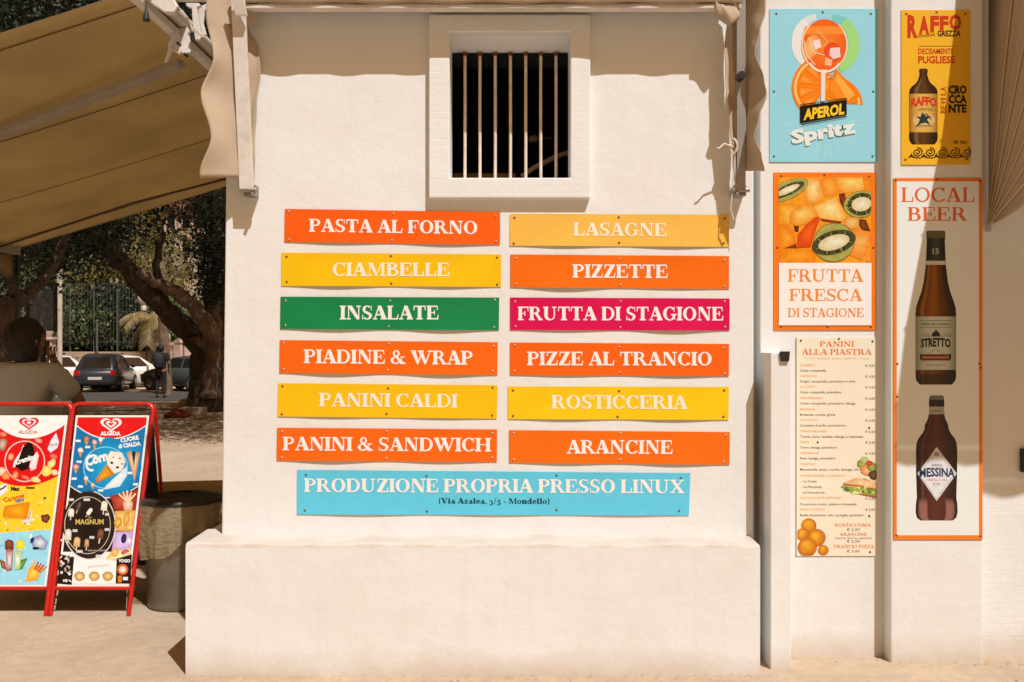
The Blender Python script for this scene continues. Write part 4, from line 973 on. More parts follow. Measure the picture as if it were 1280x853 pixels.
b = MB(); b.box(HXC-.008, HXC+.014, DA-.05, DA-.001, pv[1]-.03, pv[1]+.02); b.tube([(HXC-.014, pv[0]-.02, pv[1]), (HXC+.02, pv[0]-.02, pv[1])], .009, 10); obj('bracket', b, M['white_metal'], rh, bevel=.002)

# ------------------------------------------------------------ large side awning on the left
aw = thing('side_awning', 'large brown folding arm awning sloping out to the left of the kiosk', 'awning', (-1.83, 7.1, 3.2))
AX0, AX1, AH, AS = -1.83, -4.66, 1.745, .30
def az(x, y=6): return EYE+AH+AS*(x-AX0)
Y0a, Y1a = 4.89, 9.35; NY = 60; NX = 26
def awp(u, v):
    x = AX0+(AX1-AX0)*u; y = Y0a+(Y1a-Y0a)*v
    sag = .035*math.sin(PI*u)*(0.6+.4*math.sin(v*5)); seams = .010*abs(math.sin(v*PI*3.17))*math.sin(PI*u)
    crease = .012*math.sin(v*26+u*3)*max(0, u-.55)*1.6
    return Vector((x, y, az(x)-sag-seams+crease))
rows = [[awp(i/NX, j/NY) for i in range(NX+1)] for j in range(NY+1)]
cloth('canopy', curve_sheet(rows), M['cloth_big'], aw, .002)
for D in (5.05, 6.31, 7.67, 9.0):
    v = (D-Y0a)/(Y1a-Y0a); b = MB(); pts = [awp(i/NX, v)-Vector((0,0,.004)) for i in range(NX+1)]
    for i in range(NX):
        a, c = pts[i], pts[i+1]; h = .009
        b.add([(a.x,a.y-h,a.z),(a.x,a.y+h,a.z),(c.x,c.y+h,c.z),(c.x,c.y-h,c.z),(a.x,a.y-h,a.z-.003),(a.x,a.y+h,a.z-.003),(c.x,c.y+h,c.z-.003),(c.x,c.y-h,c.z-.003)], [(4,5,6,7)])
    obj('seam', b, M['seam'], aw)
b = MB(); b.tube([(AX0+.03, Y0a-.03, EYE+AH+.02), (AX0+.03, Y1a+.05, EYE+AH+.02)], .035, 14); obj('roller', b, M['white_metal'], aw)
b = MB(); b.box(AX0-.03, AX0+.02, Y0a-.1, Y1a, EYE+AH-.075, EYE+AH-.035); obj('torsion_bar', b, M['white_metal'], aw, bevel=.004)
b = MB(); b.box(AX1-.04, AX1+.03, Y0a-.05, Y1a+.03, az(AX1)-.06, az(AX1)+.01); obj('front_bar', b, M['grey_metal'], aw, bevel=.004)
rows = [[Vector((AX1-.03, Y0a+(Y1a-Y0a)*i/60, az(AX1)-.05-z*(1+.12*math.sin(i*1.1)))) for i in range(61)] for z in (0,.1,.2)]
cloth('valance', curve_sheet(rows), M['cloth_big'], aw)
def arm(pts, h, wd):
    b = MB()
    for a, c in zip(pts[:-1], pts[1:]):
        a = Vector(a); c = Vector(c); d = (c-a).normalized(); s_ = d.cross(Vector((0,0,1))).normalized()*wd/2; u = Vector((0,0,h/2))
        vs_ = [a-s_-u, a+s_-u, a+s_+u, a-s_+u, c-s_-u, c+s_-u, c+s_+u, c-s_+u]
        b.add(vs_, [(0,3,2,1),(4,5,6,7),(0,1,5,4),(1,2,6,5),(2,3,7,6),(3,0,4,7)])
    return b
M['arm_metal'] = mat('arm_metal', (.36,.31,.25), .5, var=.2)
obj('folding_arm', arm([(-1.88,5.67,az(-1.88)-.135),(-3.06,5.98,az(-3.06)-.105),(-4.62,6.48,az(-4.62)-.03)], .045, .075), M['arm_metal'], aw, bevel=.006)
obj('folding_arm', arm([(-1.88,8.67,az(-1.88)-.135),(-3.24,8.57,az(-3.24)-.105),(-4.62,8.99,az(-4.62)-.03)], .018, .03), M['seam'], aw, bevel=.006)
for yy in (4.97, 6.4, 7.9, 9.2):
    b = MB(); b.box(AX0+.06, XL+.06, yy-.03, yy+.03, EYE+AH-.03, EYE+AH+.04); b.box(XL-.01, XL+.05, yy-.07, yy+.07, EYE+AH-.09, EYE+AH+.10); obj('wall_mount', b, M['white_metal'], aw, bevel=.004)
# shoulder casting of the near arm: two cheek plates, a knuckle and a bolt
sh = None
b = MB(); c = W(233, 62, 5.3)
def plate(b, pts, D, t_): 
    q = [W(x, y, D) for x, y in pts]; n = len(q)
    b.add([tuple(p) for p in q]+[(p.x, p.y+t_, p.z) for p in q], [tuple(range(n)), tuple(range(n,2*n))[::-1]]+[(i,(i+1)%n,n+(i+1)%n,n+i) for i in range(n)])
plate(b, [(219,33),(223,36),(221,46),(213,58),(214,66),(209,77),(205,78),(210,62),(210,54),(218,42)], 5.35, .02)
plate(b, [(222,36),(234,34),(236,40),(229,64),(224,68),(212,62)], 5.43, .03)
plate(b, [(232,46),(236,44),(239,60),(238,66),(231,68),(224,64)], 5.37, .02)
sh = obj('arm_shoulder', b, M['white_metal'], aw, bevel=.003)
b = MB()
for x, y, r in ((222,54,.008),(231,68,.008),(241,44,.016)): p = W(x, y, 5.34); b.tube([(p.x, p.y, p.z), (p.x, p.y+.04, p.z)], r, 10)
obj('bolt', b, M['black'], sh)
b = MB(); plate(b, [(232,4),(248,4),(251,7),(246,10),(247,18),(252,46),(250,50),(244,50),(241,30),(240,18),(240,11),(233,8)], 5.17, .03)
plate(b, [(246,10),(262,3),(266,6),(256,14),(254,30),(258,44),(253,46),(249,26)], 5.25, .02); obj('wall_bracket', b, M['white_metal'], aw, bevel=.003)
b = MB(); plate(b, [(176,-8),(214,-8),(222,8),(218,16),(206,16),(188,4),(178,0)], 4.93, .05); obj('end_cap', b, M['white_metal'], aw, bevel=.006)
b = MB()
for k in range(3):
    b.tube([W(222+3*k,8+3*k,5.07), W(232+2*k,22+k,5.07), W(240,34+2*k,5.12), W(252+3*k,42+3*k,5.14)], .0035, 6)
tag(obj('cable', b, M['rope']), 'loose white cables running along the awning bracket at the top left', 'cable')
b = MB(); p = W(183, 27, 4.90)
b.lathe([(.001,-.002),(.017,0),(.018,.012),(.008,.055),(.003,.085),(.002,.1)], (p.x, p.y, p.z), 10)
tag(obj('crank_eye', b, mat('dark_green_plastic',(.02,.035,.025),.5)), 'small dark cone shaped winding eye hanging from the awning end', 'winding eye')
for yy, dx in ((8.99,0),(9.37,.0)):
    b = MB(); b.box(AX1-.012, AX1+.018, yy-.015, yy+.015, 0, az(AX1)-.06); b.box(AX1-.06, AX1+.07, yy-.06, yy+.06, 0, .012)
    obj('post', b, M['black'], aw)
# ------------------------------------------------------------ ice cream boards on the ground
TL_ = .265; D0 = 5.56
def tilt(px, py, off=0.0, back=0.0):
    k = (py-430)/F; z = (EYE-D0*k)/(1+k*TL_); D = D0+TL_*z
    p = Vector(((px-640)*D/F, D, z)); nrm = Vector((0, -1, TL_)).normalized()
    return p+nrm*(off-back)
def a_board(label, xs):
    """xs: (left tube top, right tube top, left tube foot, right tube foot) in photograph columns"""
    lt, rt, lb, rbm = xs
    base = tilt((lb+rbm)/2, 770); t = thing('pavement_board', label, 'A-board', (base.x, D0+.35, 0), group='ice cream boards standing on the ground')
    def bent(yfoot, back):
        def q(x, y): 
            p = tilt(x, y); 
            if back: p = Vector((p.x, 2*(D0+TL_*1.178)-p.y+.01, p.z))
            return p
        pts = []
        pts.append(q(lb, yfoot)); pts.append(q(lb+(lt-lb)*.5, (yfoot+515)/2)); pts.append(q(lt-.8, 521))
        for k in range(6):
            a = PI-PI/2*k/5; pts.append(q(lt+9+9*math.cos(a), 514-9*math.sin(a)))
        for k in range(6):
            a = PI/2-PI/2*k/5; pts.append(q(rt-9+9*math.cos(a), 514-9*math.sin(a)))
        pts.append(q(rt-.8, 521)); pts.append(q(rbm+(rt-rbm)*.5, (yfoot+515)/2)); pts.append(q(rbm, yfoot))
        pts[0].z = 0.0; pts[-1].z = 0.0
        return pts
    b = MB(); b.tube(bent(771, False), .0125, 10); fr_ = obj('front_frame', b, M['red'], t)
    b = MB(); b.tube(bent(771, True), .0115, 8); obj('rear_frame', b, M['red'], t)
    def xl(y): return lb+(lt-lb)*(771-y)/256
    def xr(y): return rbm+(rt-rbm)*(771-y)/256
    for y in (735.5,):
        b = MB(); b.tube([tilt(xl(y), y), tilt(xr(y), y)], .0115, 8); obj('crossbar', b, M['red'], t)
    # printed panel
    b = MB(); c = [tilt(xl(y)+5, y, o) if s_ == 0 else tilt(xr(y)-4, y, o) for o in (.004, -.004) for (s_, y) in ((0,733.5),(1,733.5),(1,519.5),(0,519.5))]
    b.add(c, [(0,1,2,3),(7,6,5,4),(0,4,5,1),(1,5,6,2),(2,6,7,3),(3,7,4,0)]); obj('front_panel', b, mat('board_white', (.82,.80,.77), .35, var=.05), t)
    yb = 2*(D0+TL_*1.178)+.01
    b = MB(); b.add([(p.x, yb-p.y, p.z) for p in c], [(0,1,2,3),(7,6,5,4),(0,4,5,1),(1,5,6,2),(2,6,7,3),(3,7,4,0)]); obj('rear_panel', b, M['black'], t)
    for y in (560, 700):
        p = tilt(xl(y)+3, y, .006); b = MB(); b.box(p.x-.012, p.x+.012, p.y-.004, p.y+.006, p.z-.008, p.z+.008); obj('clip', b, M['red'], t)
    return t, Print(lambda px, py, off: tilt(px, py, .0045+off)), xl, xr
RED=(226,30,28); WHT=(240,236,232)
def heart(P, cx, cy, w_, col, lay, col2):
    def hp(s): return [(cx+s*w_*.062*(16*math.sin(a)**3)/2, cy-s*w_*.045*(13*math.cos(a)-5*math.cos(2*a)-2*math.cos(3*a)-math.cos(4*a))/2) for a in [2*PI*i/30 for i in range(30)]]
    P.blob(hp(1), col, col, lay); P.blob(hp(.72), col2, col2, lay+1); P.blob(hp(.5), col, col, lay+2); P.blob(hp(.24), col2, col2, lay+3)
    P.poly([(cx-w_*.05, cy-w_*.1), (cx+w_*.05, cy-w_*.1), (cx+w_*.02, cy-w_*.26), (cx-w_*.02, cy-w_*.26)], col2, lay+4)
def lolly(P, x, y, w_, h, rot, c0, c1, lay, stick=(226,196,150)):
    cr, sr = math.cos(math.radians(rot)), math.sin(math.radians(rot)); T_ = lambda u, v: (x+u*cr-v*sr, y+u*sr+v*cr)
    P.poly([T_(-w_*.1,h*.4),T_(w_*.1,h*.4),T_(w_*.1,h*.85),T_(-w_*.1,h*.85)], stick, lay)
    pts = [T_(-w_/2,h*.45),T_(-w_/2,-h*.2)]+[T_(-w_/2*math.cos(a),-h*.2-h*.28*math.sin(a)) for a in (PI*k/6 for k in range(1,6))]+[T_(w_/2,-h*.2),T_(w_/2,h*.45)]
    P.blob(pts, c0, c1, lay+.5)
def scatter(P, n_, x0, x1, y0, y1, cols, s0, s1, lay, seed, keep=lambda x, y: True):
    r = random.Random(seed)
    for i in range(n_):
        x, y = r.uniform(x0,x1), r.uniform(y0,y1)
        if not keep(x, y): continue
        c = r.choice(cols); P.ell(x, y, r.uniform(s0,s1), r.uniform(s0,s1)*.7, c, mixc(c,(255,240,220),.35), lay+i*.04, r.uniform(0,180), 7, .5, seed=i)

# ---- right board
t, P, xl, xr = a_board('red framed ice cream board with blue cone picture and black oval below, nearest the bin', (91, 191.5, 63, 161))
xl2 = lambda y: xl(y)+7.5; xr2 = lambda y: xr(y)-6.5
def z3(x, y): return (80+x/7.108, 510+y/7.108)
def z4(x, y): return (60+x/7.108, 620+y/7.108)
def band(P, f0, f1, col, lay, n_=16, c2=None):
    """fill between two curves y=f(u), u across the panel"""
    for i in range(n_):
        u0, u1 = i/n_, (i+1)/n_; q = []
        for u, f in ((u0,f0),(u1,f0),(u1,f1),(u0,f1)):
            y = f(u); q.append((xl2(y)+(xr2(y)-xl2(y))*u, y))
        P.poly(q, col, lay, c2)
hd = lambda u: 532+16.5*(1-(2*u-1)**2)
lo = lambda u: 607+15*(1-(2*u-1)**2)*1.0
band(P, lambda u: 522, lambda u: hd(u)-.5, (224,22,24), 1)
band(P, lambda u: hd(u)+1.2, lambda u: lo(u), (12,112,160), 1)
band(P, lambda u: lo(u)+1.5, lambda u: 690, (34,24,20), 1)
band(P, lambda u: 690, lambda u: 730.5, (238,226,206), 1)
P.blob([z3(*p) for p in ((300,300),(400,260),(700,330),(690,560),(560,800),(300,790),(180,600),(180,420))], (16,120,170), (30,168,196), 1.8)
heart(P, 139.5, 530.5, 27, WHT, 2, RED)
P.sans('ALGIDA', 126, 151.5, 545, 4.8, WHT, 4, bold=.05, arch=.6)
P.sans('CUORE', 151.5, 174.5, 553.5, 5, WHT, 4, bold=.05, rot=10); P.sans('di CIALDA', 149, 177, 560.8, 5, WHT, 4, bold=.05, rot=8)
P.ring(132.5, 585, (28,26.5), (26.6,25.2), (130,196,220), 2.5); 
P.sans('Corn', 108.5, 137, 583, 11.5, WHT, 6, bold=.05, rot=16, shear=.1); P.ring(116, 579, (8.5,11), (6,8), WHT, 5.5, 60, 300, 16, 15)
P.blob([z3(*p) for p in ((380,690),(560,520),(565,600),(500,700),(350,730))], (200,214,220), (240,238,232), 3)
P.blob([z3(*p) for p in ((285,640),(385,500),(455,590),(300,668))], (206,110,10), (246,178,50), 7); 
for k in range(5):
    P.line([z3(300+22*k,632-28*k), z3(318+26*k,655-14*k)], .5, (180,90,10), 7.6)
P.blob([z3(*p) for p in ((385,440),(420,385),(520,400),(550,480),(520,560),(450,590),(390,520))], (232,214,190), (252,246,232), 7)
for x, y, s_, c in ((430,490,14,(40,20,14)),(480,530,14,(46,24,16)),(500,450,12,(120,170,60)),(445,440,12,(230,160,130)),(520,500,10,(200,60,50)),(470,480,12,(250,236,150))): P.ell(*z3(x,y), s_/7.1, s_/9, c, None, 8, n=8)
P.blob([z3(*p) for p in ((560,400),(600,380),(625,560),(640,395),(680,400),(650,560),(630,660),(600,540))], (200,130,60), (246,214,170), 4); P.poly([z3(*p) for p in ((612,390),(640,390),(630,500),(624,500))], (40,20,20), 5)
for x, y, w_, h, c0, c1 in ((205,290,9,12,(90,40,30),(210,170,140)),(275,320,6,16,(220,120,110),(246,220,210)),(150,395,7,13,(230,200,180),(250,240,230)),(110,540,8,13,(200,80,70),(246,220,200)),(200,640,6,14,(226,180,150),(250,240,230)),(260,700,5,7,(200,160,90),(240,220,160)),(330,300,5,8,(240,240,230),(255,255,250))):
    a_ = z3(x, y); P.ell(a_[0], a_[1]-2, w_/2, w_/2, c0, c1, 3, n=12, wob=.3, seed=x); P.blob([(a_[0]-w_*.35,a_[1]),(a_[0]+w_*.35,a_[1]),(a_[0]+.4,a_[1]+h*.55),(a_[0]-.4,a_[1]+h*.55)], (176,100,40), (230,180,110), 3.5)
for x, y in ((130,295),(140,480),(95,630),(590,580),(640,680),(215,350),(330,735),(150,700)): 
    a_ = z3(x, y); P.rect(a_[0]-3.2, a_[1]-1.4, a_[0]+3.2, a_[1]+1.4, (226,236,240), 3.8)
# black oval
oc = z4(370, 262)
P.ell(oc[0], oc[1], 33, 42.5, (44,30,24), (22,16,14), 3, n=40)
P.ring(oc[0], oc[1], (33.4,43), (32.2,41.8), (226,214,196), 3.6, -80, 165, 40)
P.ring(oc[0]-2, oc[1], (29,36), (28,35), (200,184,160), 3.6, 70, 275, 30)
P.ring(oc[0]-2, oc[1], (29,36), (28.2,35.2), (200,184,160), 3.6, -90, 60, 30)
P.sans('MAGNUM', *[z4(250,0)[0], z4(500,0)[0]], 655.6, 6.2, (206,172,84), 6, bold=.03); P.sans('the', 110.5, 115.5, 648.3, 2.8, (206,172,84), 6)
for x, y, w_, h, r_, c0, c1 in ((375,140,5,10,35,(226,214,190),(250,246,232)),(505,90,7.5,13,8,(220,210,170),(250,244,214)),(185,345,8,15,4,(206,190,160),(236,226,204)),(263,410,8,13,6,(200,150,90),(236,200,140)),(350,420,5.5,11,5,(170,110,70),(222,180,140)),(472,340,8,14,10,(90,46,26),(150,90,60)),(212,150,7,11,6,(214,200,180),(244,236,224)),(280,90,5,12,20,(70,50,44),(110,90,80))):
    lolly(P, *z4(x, y), w_, h, r_, c0, c1, 5)
for x, y, w_ in ((245,310,6),(530,300,6),(395,370,6),(285,495,8),(455,535,7),(350,35,8),(210,35,7),(130,395,3),(530,165,5)):
    a_ = z4(x, y); P.rect(a_[0]-w_/2, a_[1]-1.6, a_[0]+w_/2, a_[1]+1.6, (206,200,190), 5.5)
P.sans('mandorla doppio caramello', z4(360,0)[0], z4(525,0)[0], z4(0,492)[1], 2.4, (216,200,170), 6)
# right column pictures
def rcol(y0, y1, c, lay=3.9, x0=None):
    P.poly([(z4(575,0)[0]+ (730-y0)*0 +2, y0), (xr2(y0), y0), (xr2(y1), y1), (z4(600,0)[0]-2, y1)], c, lay)
P.blob([(138,620),(xr2(614),612),(xr2(638),638),(143,638),(141,628)], (150,40,24), (206,90,60), 2.2)
P.blob([(144,639),(xr2(640),638),(xr2(662),664),(145,664)], (214,150,60), (246,214,140), 2.2)
P.blob([(144,665),(xr2(665),664),(xr2(684),685),(140,690)], (190,150,200), (226,200,226), 2.2)
P.blob([(139,690),(xr2(685),683),(xr2(697),698),(128,706)], (226,180,90), (246,226,160), 2.2)
for k in range(5): a_ = z3(490+38*k, 735+14*abs(k-2)); P.line([a_, (z3(570,830)[0], z3(0,840)[1])], 2.2, (240,200,160), 4)
P.blob([z4(*p) for p in ((670,60),(720,20),(760,60),(750,130),(680,130))], (220,150,110), (246,214,180), 4)
P.ell(*z4(625,240), 4.5, 6.5, (190,120,30), (246,196,90), 4, 10, wob=.4); P.ell(*z4(700,210), 3.5, 9, (200,130,30), (240,190,90), 4, 8, wob=.4); P.ell(*z4(735,280), 5, 4, (230,150,50), (250,220,150), 4)
P.ell(*z4(678,380), 3.4, 6, (30,24,50), (60,50,90), 4, 10); P.ell(*z4(725,400), 3, 4, (220,190,220), (246,236,246), 4); P.ell(*z4(690,500), 5, 3, (160,60,40), (220,120,90), 4, -20); P.ell(*z4(600,500), 4, 6, (214,150,70), (240,200,120), 4.2, 10)
P.line([z4(480,575), z4(640,545), z4(750,490)], 1.2, WHT, 5)
# bottom strip
P.poly([z4(*p) for p in ((118,520),(238,545),(215,790),(90,780))], (26,20,20), 3.2)
scatter(P, 26, 76, 90, 695, 727, [(220,206,190),(190,170,150),(236,226,214),(150,110,90)], 1, 3, 4, 11, lambda x, y: x < 92-(y-695)*.12 and x > 77-(y-695)*.12)
P.poly([z4(*p) for p in ((238,550),(610,575),(600,775),(225,780))], (240,230,214), 3.3)
for x in (285,415,535): P.ell(*z4(x,715), 6.5, 6, (176,120,40), (244,214,140), 4.5, 12, wob=.15); P.ell(*z4(x,712), 3, 2.6, (214,150,60), (250,226,160), 5, n=10)
P.sans('gelato biscotto', z4(360,0)[0], z4(540,0)[0], z4(0,640)[1], 3.4, (206,120,160), 4.5, rot=5)
P.poly([z4(*p) for p in ((615,560),(750,520),(735,780),(605,780))], (30,18,16), 3.4)
P.sans('YOGO', z4(630,0)[0], z4(735,0)[0], z4(0,590)[1], 3.6, WHT, 4.6, bold=.05); P.ring(*z4(668,655), (7,7), (4.5,4.5), (214,90,40), 4.6); P.ell(*z4(668,655), 4.4, 4.4, (240,190,150), (250,230,214), 4.8)
P.rect(*z4(625,710), *z4(660,770), (206,120,30), 4.6); P.rect(*z4(670,720), *z4(715,750), (226,220,214), 4.6)
P.build('artwork', t, M['ink_photo_soft'])

# ---- left board
t, P, xl, xr = a_board('red framed ice cream board with white header and red, yellow and pale blue pictures, at the left edge', (-9.5, 90, -41, 57.5))
def z1(x, y): return (x/6.567, 510+y/6.562)
def z2(x, y): return (x/6.567, 620+y/6.562)
hd = lambda u: 531.5+17*(1-(2*u-1)**2)
band(P, lambda u: 521.5, lambda u: hd(u), (238,234,232), 1)
band(P, hd, lambda u: 595+13*(1-(2*u-1)**2), (216,18,22), 1)
band(P, lambda u: 595+13*(1-(2*u-1)**2), lambda u: 668-6*u, (250,196,40), 1)
band(P, lambda u: 668-6*u, lambda u: 731, (150,206,232), 1)
heart(P, 37, 529, 25, RED, 2, (246,214,214)); P.sans('ALGIDA', 23.5, 48, 542.5, 4.2, (206,120,120), 3, bold=.03)
a_ = z1(208, 440); P.ring(a_[0], a_[1], (25.5,26), (24,24.5), (246,190,170), 2.5)
P.blob([z1(*p) for p in ((235,280),(265,290),(285,340),(290,400),(250,440),(240,500),(180,520),(130,480),(160,420),(190,330))], (12,8,8), (30,20,18), 3.5)
P.blob([z1(*p) for p in ((120,440),(180,350),(195,300),(210,330),(180,400),(150,480),(110,490))], (226,206,206), (246,236,232), 3)
P.blob([z1(*p) for p in ((270,400),(310,360),(325,390),(300,500),(260,520),(245,480))], (240,190,190), (250,226,222), 3)
P.sans('Cremino', *[z1(130,0)[0], z1(320,0)[0]], z1(0,470)[1], 6, WHT, 5, bold=.05, rot=18)
P.blob([z1(*p) for p in ((395,340),(420,270),(465,205),(490,280),(475,330),(420,370))], (214,210,214), (246,244,244), 3); P.sans('Mini', z1(400,0)[0], z1(475,0)[0], z1(0,325)[1], 4, (110,100,110), 4, rot=12)
for x, y, w_, h, c0, c1 in ((25,300,70,110,(150,100,70),(220,190,160)),(95,400,50,60,(240,120,80),(252,180,140)),(390,520,90,80,(240,190,60),(252,232,130)),(430,460,60,80,(220,190,90),(246,232,160)),(300,590,80,50,(240,190,90),(252,232,170)),(55,560,70,60,(240,110,50),(250,170,90)),(130,555,50,70,(230,100,40),(246,180,120)),(320,270,70,40,(240,110,90),(250,170,150)),(30,220,60,40,(230,90,60),(246,150,120)),(455,530,50,50,(240,180,120),(250,226,190)),(20,520,60,70,(240,170,130),(250,220,190)),(220,575,80,30,(236,80,60),(246,140,110)),(445,400,70,40,(226,70,60),(240,120,100))):
    a_ = z1(x, y); P.ell(a_[0], a_[1], w_/13, h/13, c0, c1, 4, 20, 12, .35, seed=x)
P.blob([z1(*p) for p in ((0,640),(60,620),(70,680),(20,720),(0,730))], (226,214,206), (250,246,240), 4); P.line([z1(0,675), z1(30,660), z1(55,640)], 1.8, (60,20,14), 5)
P.sans('Max', z1(95,0)[0], z1(170,0)[0], z1(0,680)[1], 5, (30,20,10), 5, bold=.05); P.sans('Adventure', z1(215,0)[0], z1(290,0)[0], z1(0,665)[1], 3.4, (30,20,10), 5, bold=.05)
P.sans('Caramel', z1(40,0)[0], z1(210,0)[0], z1(0,775)[1], 5.5, (214,90,20), 5, bold=.03, rot=14); P.sans('NEW', z1(135,0)[0], z1(210,0)[0], z1(0,780)[1], 4, (60,110,170), 5.5, bold=.05, rot=10)
P.blob([z2(*p) for p in ((190,200),(250,190),(265,90),(270,130),(262,215),(180,228))], (214,200,180), (250,246,236), 4)
P.blob([z2(*p) for p in ((25,160),(45,85),(240,50),(252,60),(225,180),(80,185))], (214,120,10), (250,170,30), 5); P.line([z2(25,175), z2(220,188)], 1.6, (230,150,30), 5.5)
P.blob([z2(*p) for p in ((340,160),(400,150),(420,180),(390,225),(350,210))], (70,30,20), (150,80,60), 5)
scatter(P, 34, 0, 66, 606, 664, [(252,214,80),(240,150,30),(250,230,150),(246,170,160),(226,150,60),(70,50,20),(250,240,210)], 1, 3, 2.2, 5, lambda x, y: x < xr2_(y)) if False else None
def _k(x, y): return x < xr(y)-9
scatter(P, 46, 0, 68, 608, 664, [(252,214,80),(240,150,30),(250,230,150),(246,170,160),(226,150,60),(70,60,20),(250,240,210)], .8, 2.6, 2.2, 5, _k)
scatter(P, 34, 0, 64, 668, 728, [(190,220,240),(120,180,214),(240,240,244),(200,200,226),(226,200,170)], 1, 3.5, 2.2, 9, _k)
lolly(P, *z2(82,400), 11, 13, 0, (100,44,30), (150,80,50), 5); lolly(P, *z2(172,400), 11, 12, 5, (220,190,20), (250,232,80), 5)
P.blob([z2(*p) for p in ((55,440),(115,440),(105,610),(60,620))], (150,60,50), (246,226,214), 5.5); P.blob([z2(*p) for p in ((125,450),(185,450),(170,600),(125,610))], (150,190,90), (244,244,226), 5.5)
P.blob([z2(*p) for p in ((0,520),(45,540),(60,610),(20,590))], (110,60,30), (176,110,70), 5); P.blob([z2(*p) for p in ((170,530),(230,510),(190,600),(150,610))], (60,110,40), (120,160,80), 5)
P.blob([z2(*p) for p in ((255,350),(340,320),(400,380),(380,440),(280,440))], (120,130,160), (226,226,236), 5); P.ell(*z2(270,365), 2.4, 4, (30,40,110), None, 6, 20, 8); P.ell(*z2(300,430), 4.5, 1.8, (20,30,70), None, 6, 0, 8)
P.blob([z2(*p) for p in ((240,600),(280,560),(360,590),(310,690),(215,705))], (236,150,30), (250,206,80), 5)
for k, c in enumerate(((240,170,40),(206,30,40),(220,40,60),(150,60,50),(200,120,40))): P.line([z2(275+14*k,600+8*k), z2(300+22*k if k else 285,530+12*k)], 1.8, c, 6)
P.build('artwork', t, M['ink_photo_soft'])

# ------------------------------------------------------------ waste bin with a bag folded over its rim
BX, BY = -1.925, 5.82
t = thing('waste_bin', 'brown metal waste bin with black lid and clear bag folded over its rim', 'waste bin', (BX, BY, 0))
M['bin'] = mat('brown_grey_bin', (.21,.19,.15), .42, col2=(.13,.115,.085), vscale=5, metal=.35, bump=.002, bscale=18)
b = MB(); prof = [(.001,.0),(.188,.0),(.196,.012),(.192,.03)]+[(.194+.020*k/10+(.0015 if k % 2 else 0), .05+.54*k/10) for k in range(11)]
b.lathe(prof, (BX,BY,0), 40); obj('body', b, M['bin'], t)
b = MB(); b.lathe([(.222,.585),(.232,.59),(.236,.605),(.232,.625),(.20,.638),(.12,.648),(.06,.649),(.052,.642),(.05,.60),(.001,.59)], (BX,BY,0), 44); lid = obj('lid', b, mat('dark_lid',(.022,.022,.020),.4,var=.4,vscale=12), t)
b = MB(); b.lathe([(.052,.650),(.062,.653),(.068,.648)], (BX,BY,0), 24); obj('lid_opening', b, M['black'], lid)
m = bpy.data.materials.new('bin_bag'); m.use_nodes = True; n = m.node_tree.nodes; l = m.node_tree.links
pb = n["Principled BSDF"]; pb.inputs['Base Color'].default_value = (.66,.56,.38,1); pb.inputs['Roughness'].default_value = .22
tr = n.new("ShaderNodeBsdfTransparent"); tr.inputs[0].default_value = (.8,.7,.5,1); mx = n.new("ShaderNodeMixShader"); mx.inputs[0].default_value = .36
nz = n.new("ShaderNodeTexNoise"); nz.inputs['Scale'].default_value = 14; bp = n.new("ShaderNodeBump"); bp.inputs['Distance'].default_value = .012; bp.inputs['Strength'].default_value = .8
l.new(nz.outputs[0], bp.inputs['Height']); l.new(bp.outputs[0], pb.inputs['Normal'])
l.new(tr.outputs[0], mx.inputs[1]); l.new(pb.outputs[0], mx.inputs[2]); l.new(mx.outputs[0], n["Material Output"].inputs[0])
b = MB(); NB = 90; rows = 14; vs_ = []; fs = []
for i in range(rows+1):
    for j in range(NB):
        a = 2*PI*j/NB; u = i/rows
        low = .20+.11*math.sin(a*1.0+4.17)+.025*math.sin(a*3+1)+.012*math.sin(a*7)
        z = .612-u*low
        r = .232+.012*math.sin(a*11+u*4)*u+.008*math.sin(a*23)*u+.012*math.sin(u*PI)+.02*u*max(0, math.sin(a*2+1.2))
        vs_.append((BX+r*math.cos(a), BY+r*math.sin(a), z))
for i in range(rows):
    for j in range(NB): fs.append((i*NB+j, i*NB+(j+1) % NB, (i+1)*NB+(j+1) % NB, (i+1)*NB+j))
b.add(vs_, fs, 0, True); obj('bin_bag', b, m, t)

# ------------------------------------------------------------ figures
def skin(name, chain_pts, edges, radii, m, parent, sub=2, root=0):
    me = bpy.data.meshes.new(name); me.from_pydata([tuple(p) for p in chain_pts], edges, []); me.materials.append(m)
    o = bpy.data.objects.new(name, me); COL.objects.link(o); o.parent = parent
    sk = o.modifiers.new('skin', 'SKIN'); sk.use_smooth_shade = True
    if not me.skin_vertices: me.attributes  # layer comes with the modifier below
    bm = bmesh.new(); bm.from_mesh(me); ly = bm.verts.layers.skin.verify(); bm.verts.ensure_lookup_table()
    for i, v in enumerate(bm.verts):
        r = radii[i]; r = r if isinstance(r, tuple) else (r, r); v[ly].radius = r; v[ly].use_root = (i == root)
    bm.to_mesh(me); bm.free()
    s_ = o.modifiers.new('sub', 'SUBSURF'); s_.levels = sub; s_.render_levels = sub
    return o
M['skin'] = mat('skin', (.24,.125,.075), .55); M['hair'] = mat('dark_hair', (.012,.009,.007), .6, bump=.01, bscale=40)
M['grey_shirt'] = mat('grey_shirt', (.46,.51,.56), .9, var=.12, vscale=3, bump=.02, bscale=5)
M['pale_trousers'] = mat('pale_trousers', (.72,.68,.62), .9, var=.1, bump=.01, bscale=8)
M['dark_cloth'] = mat('dark_clothes', (.018,.018,.022), .9, var=.4)
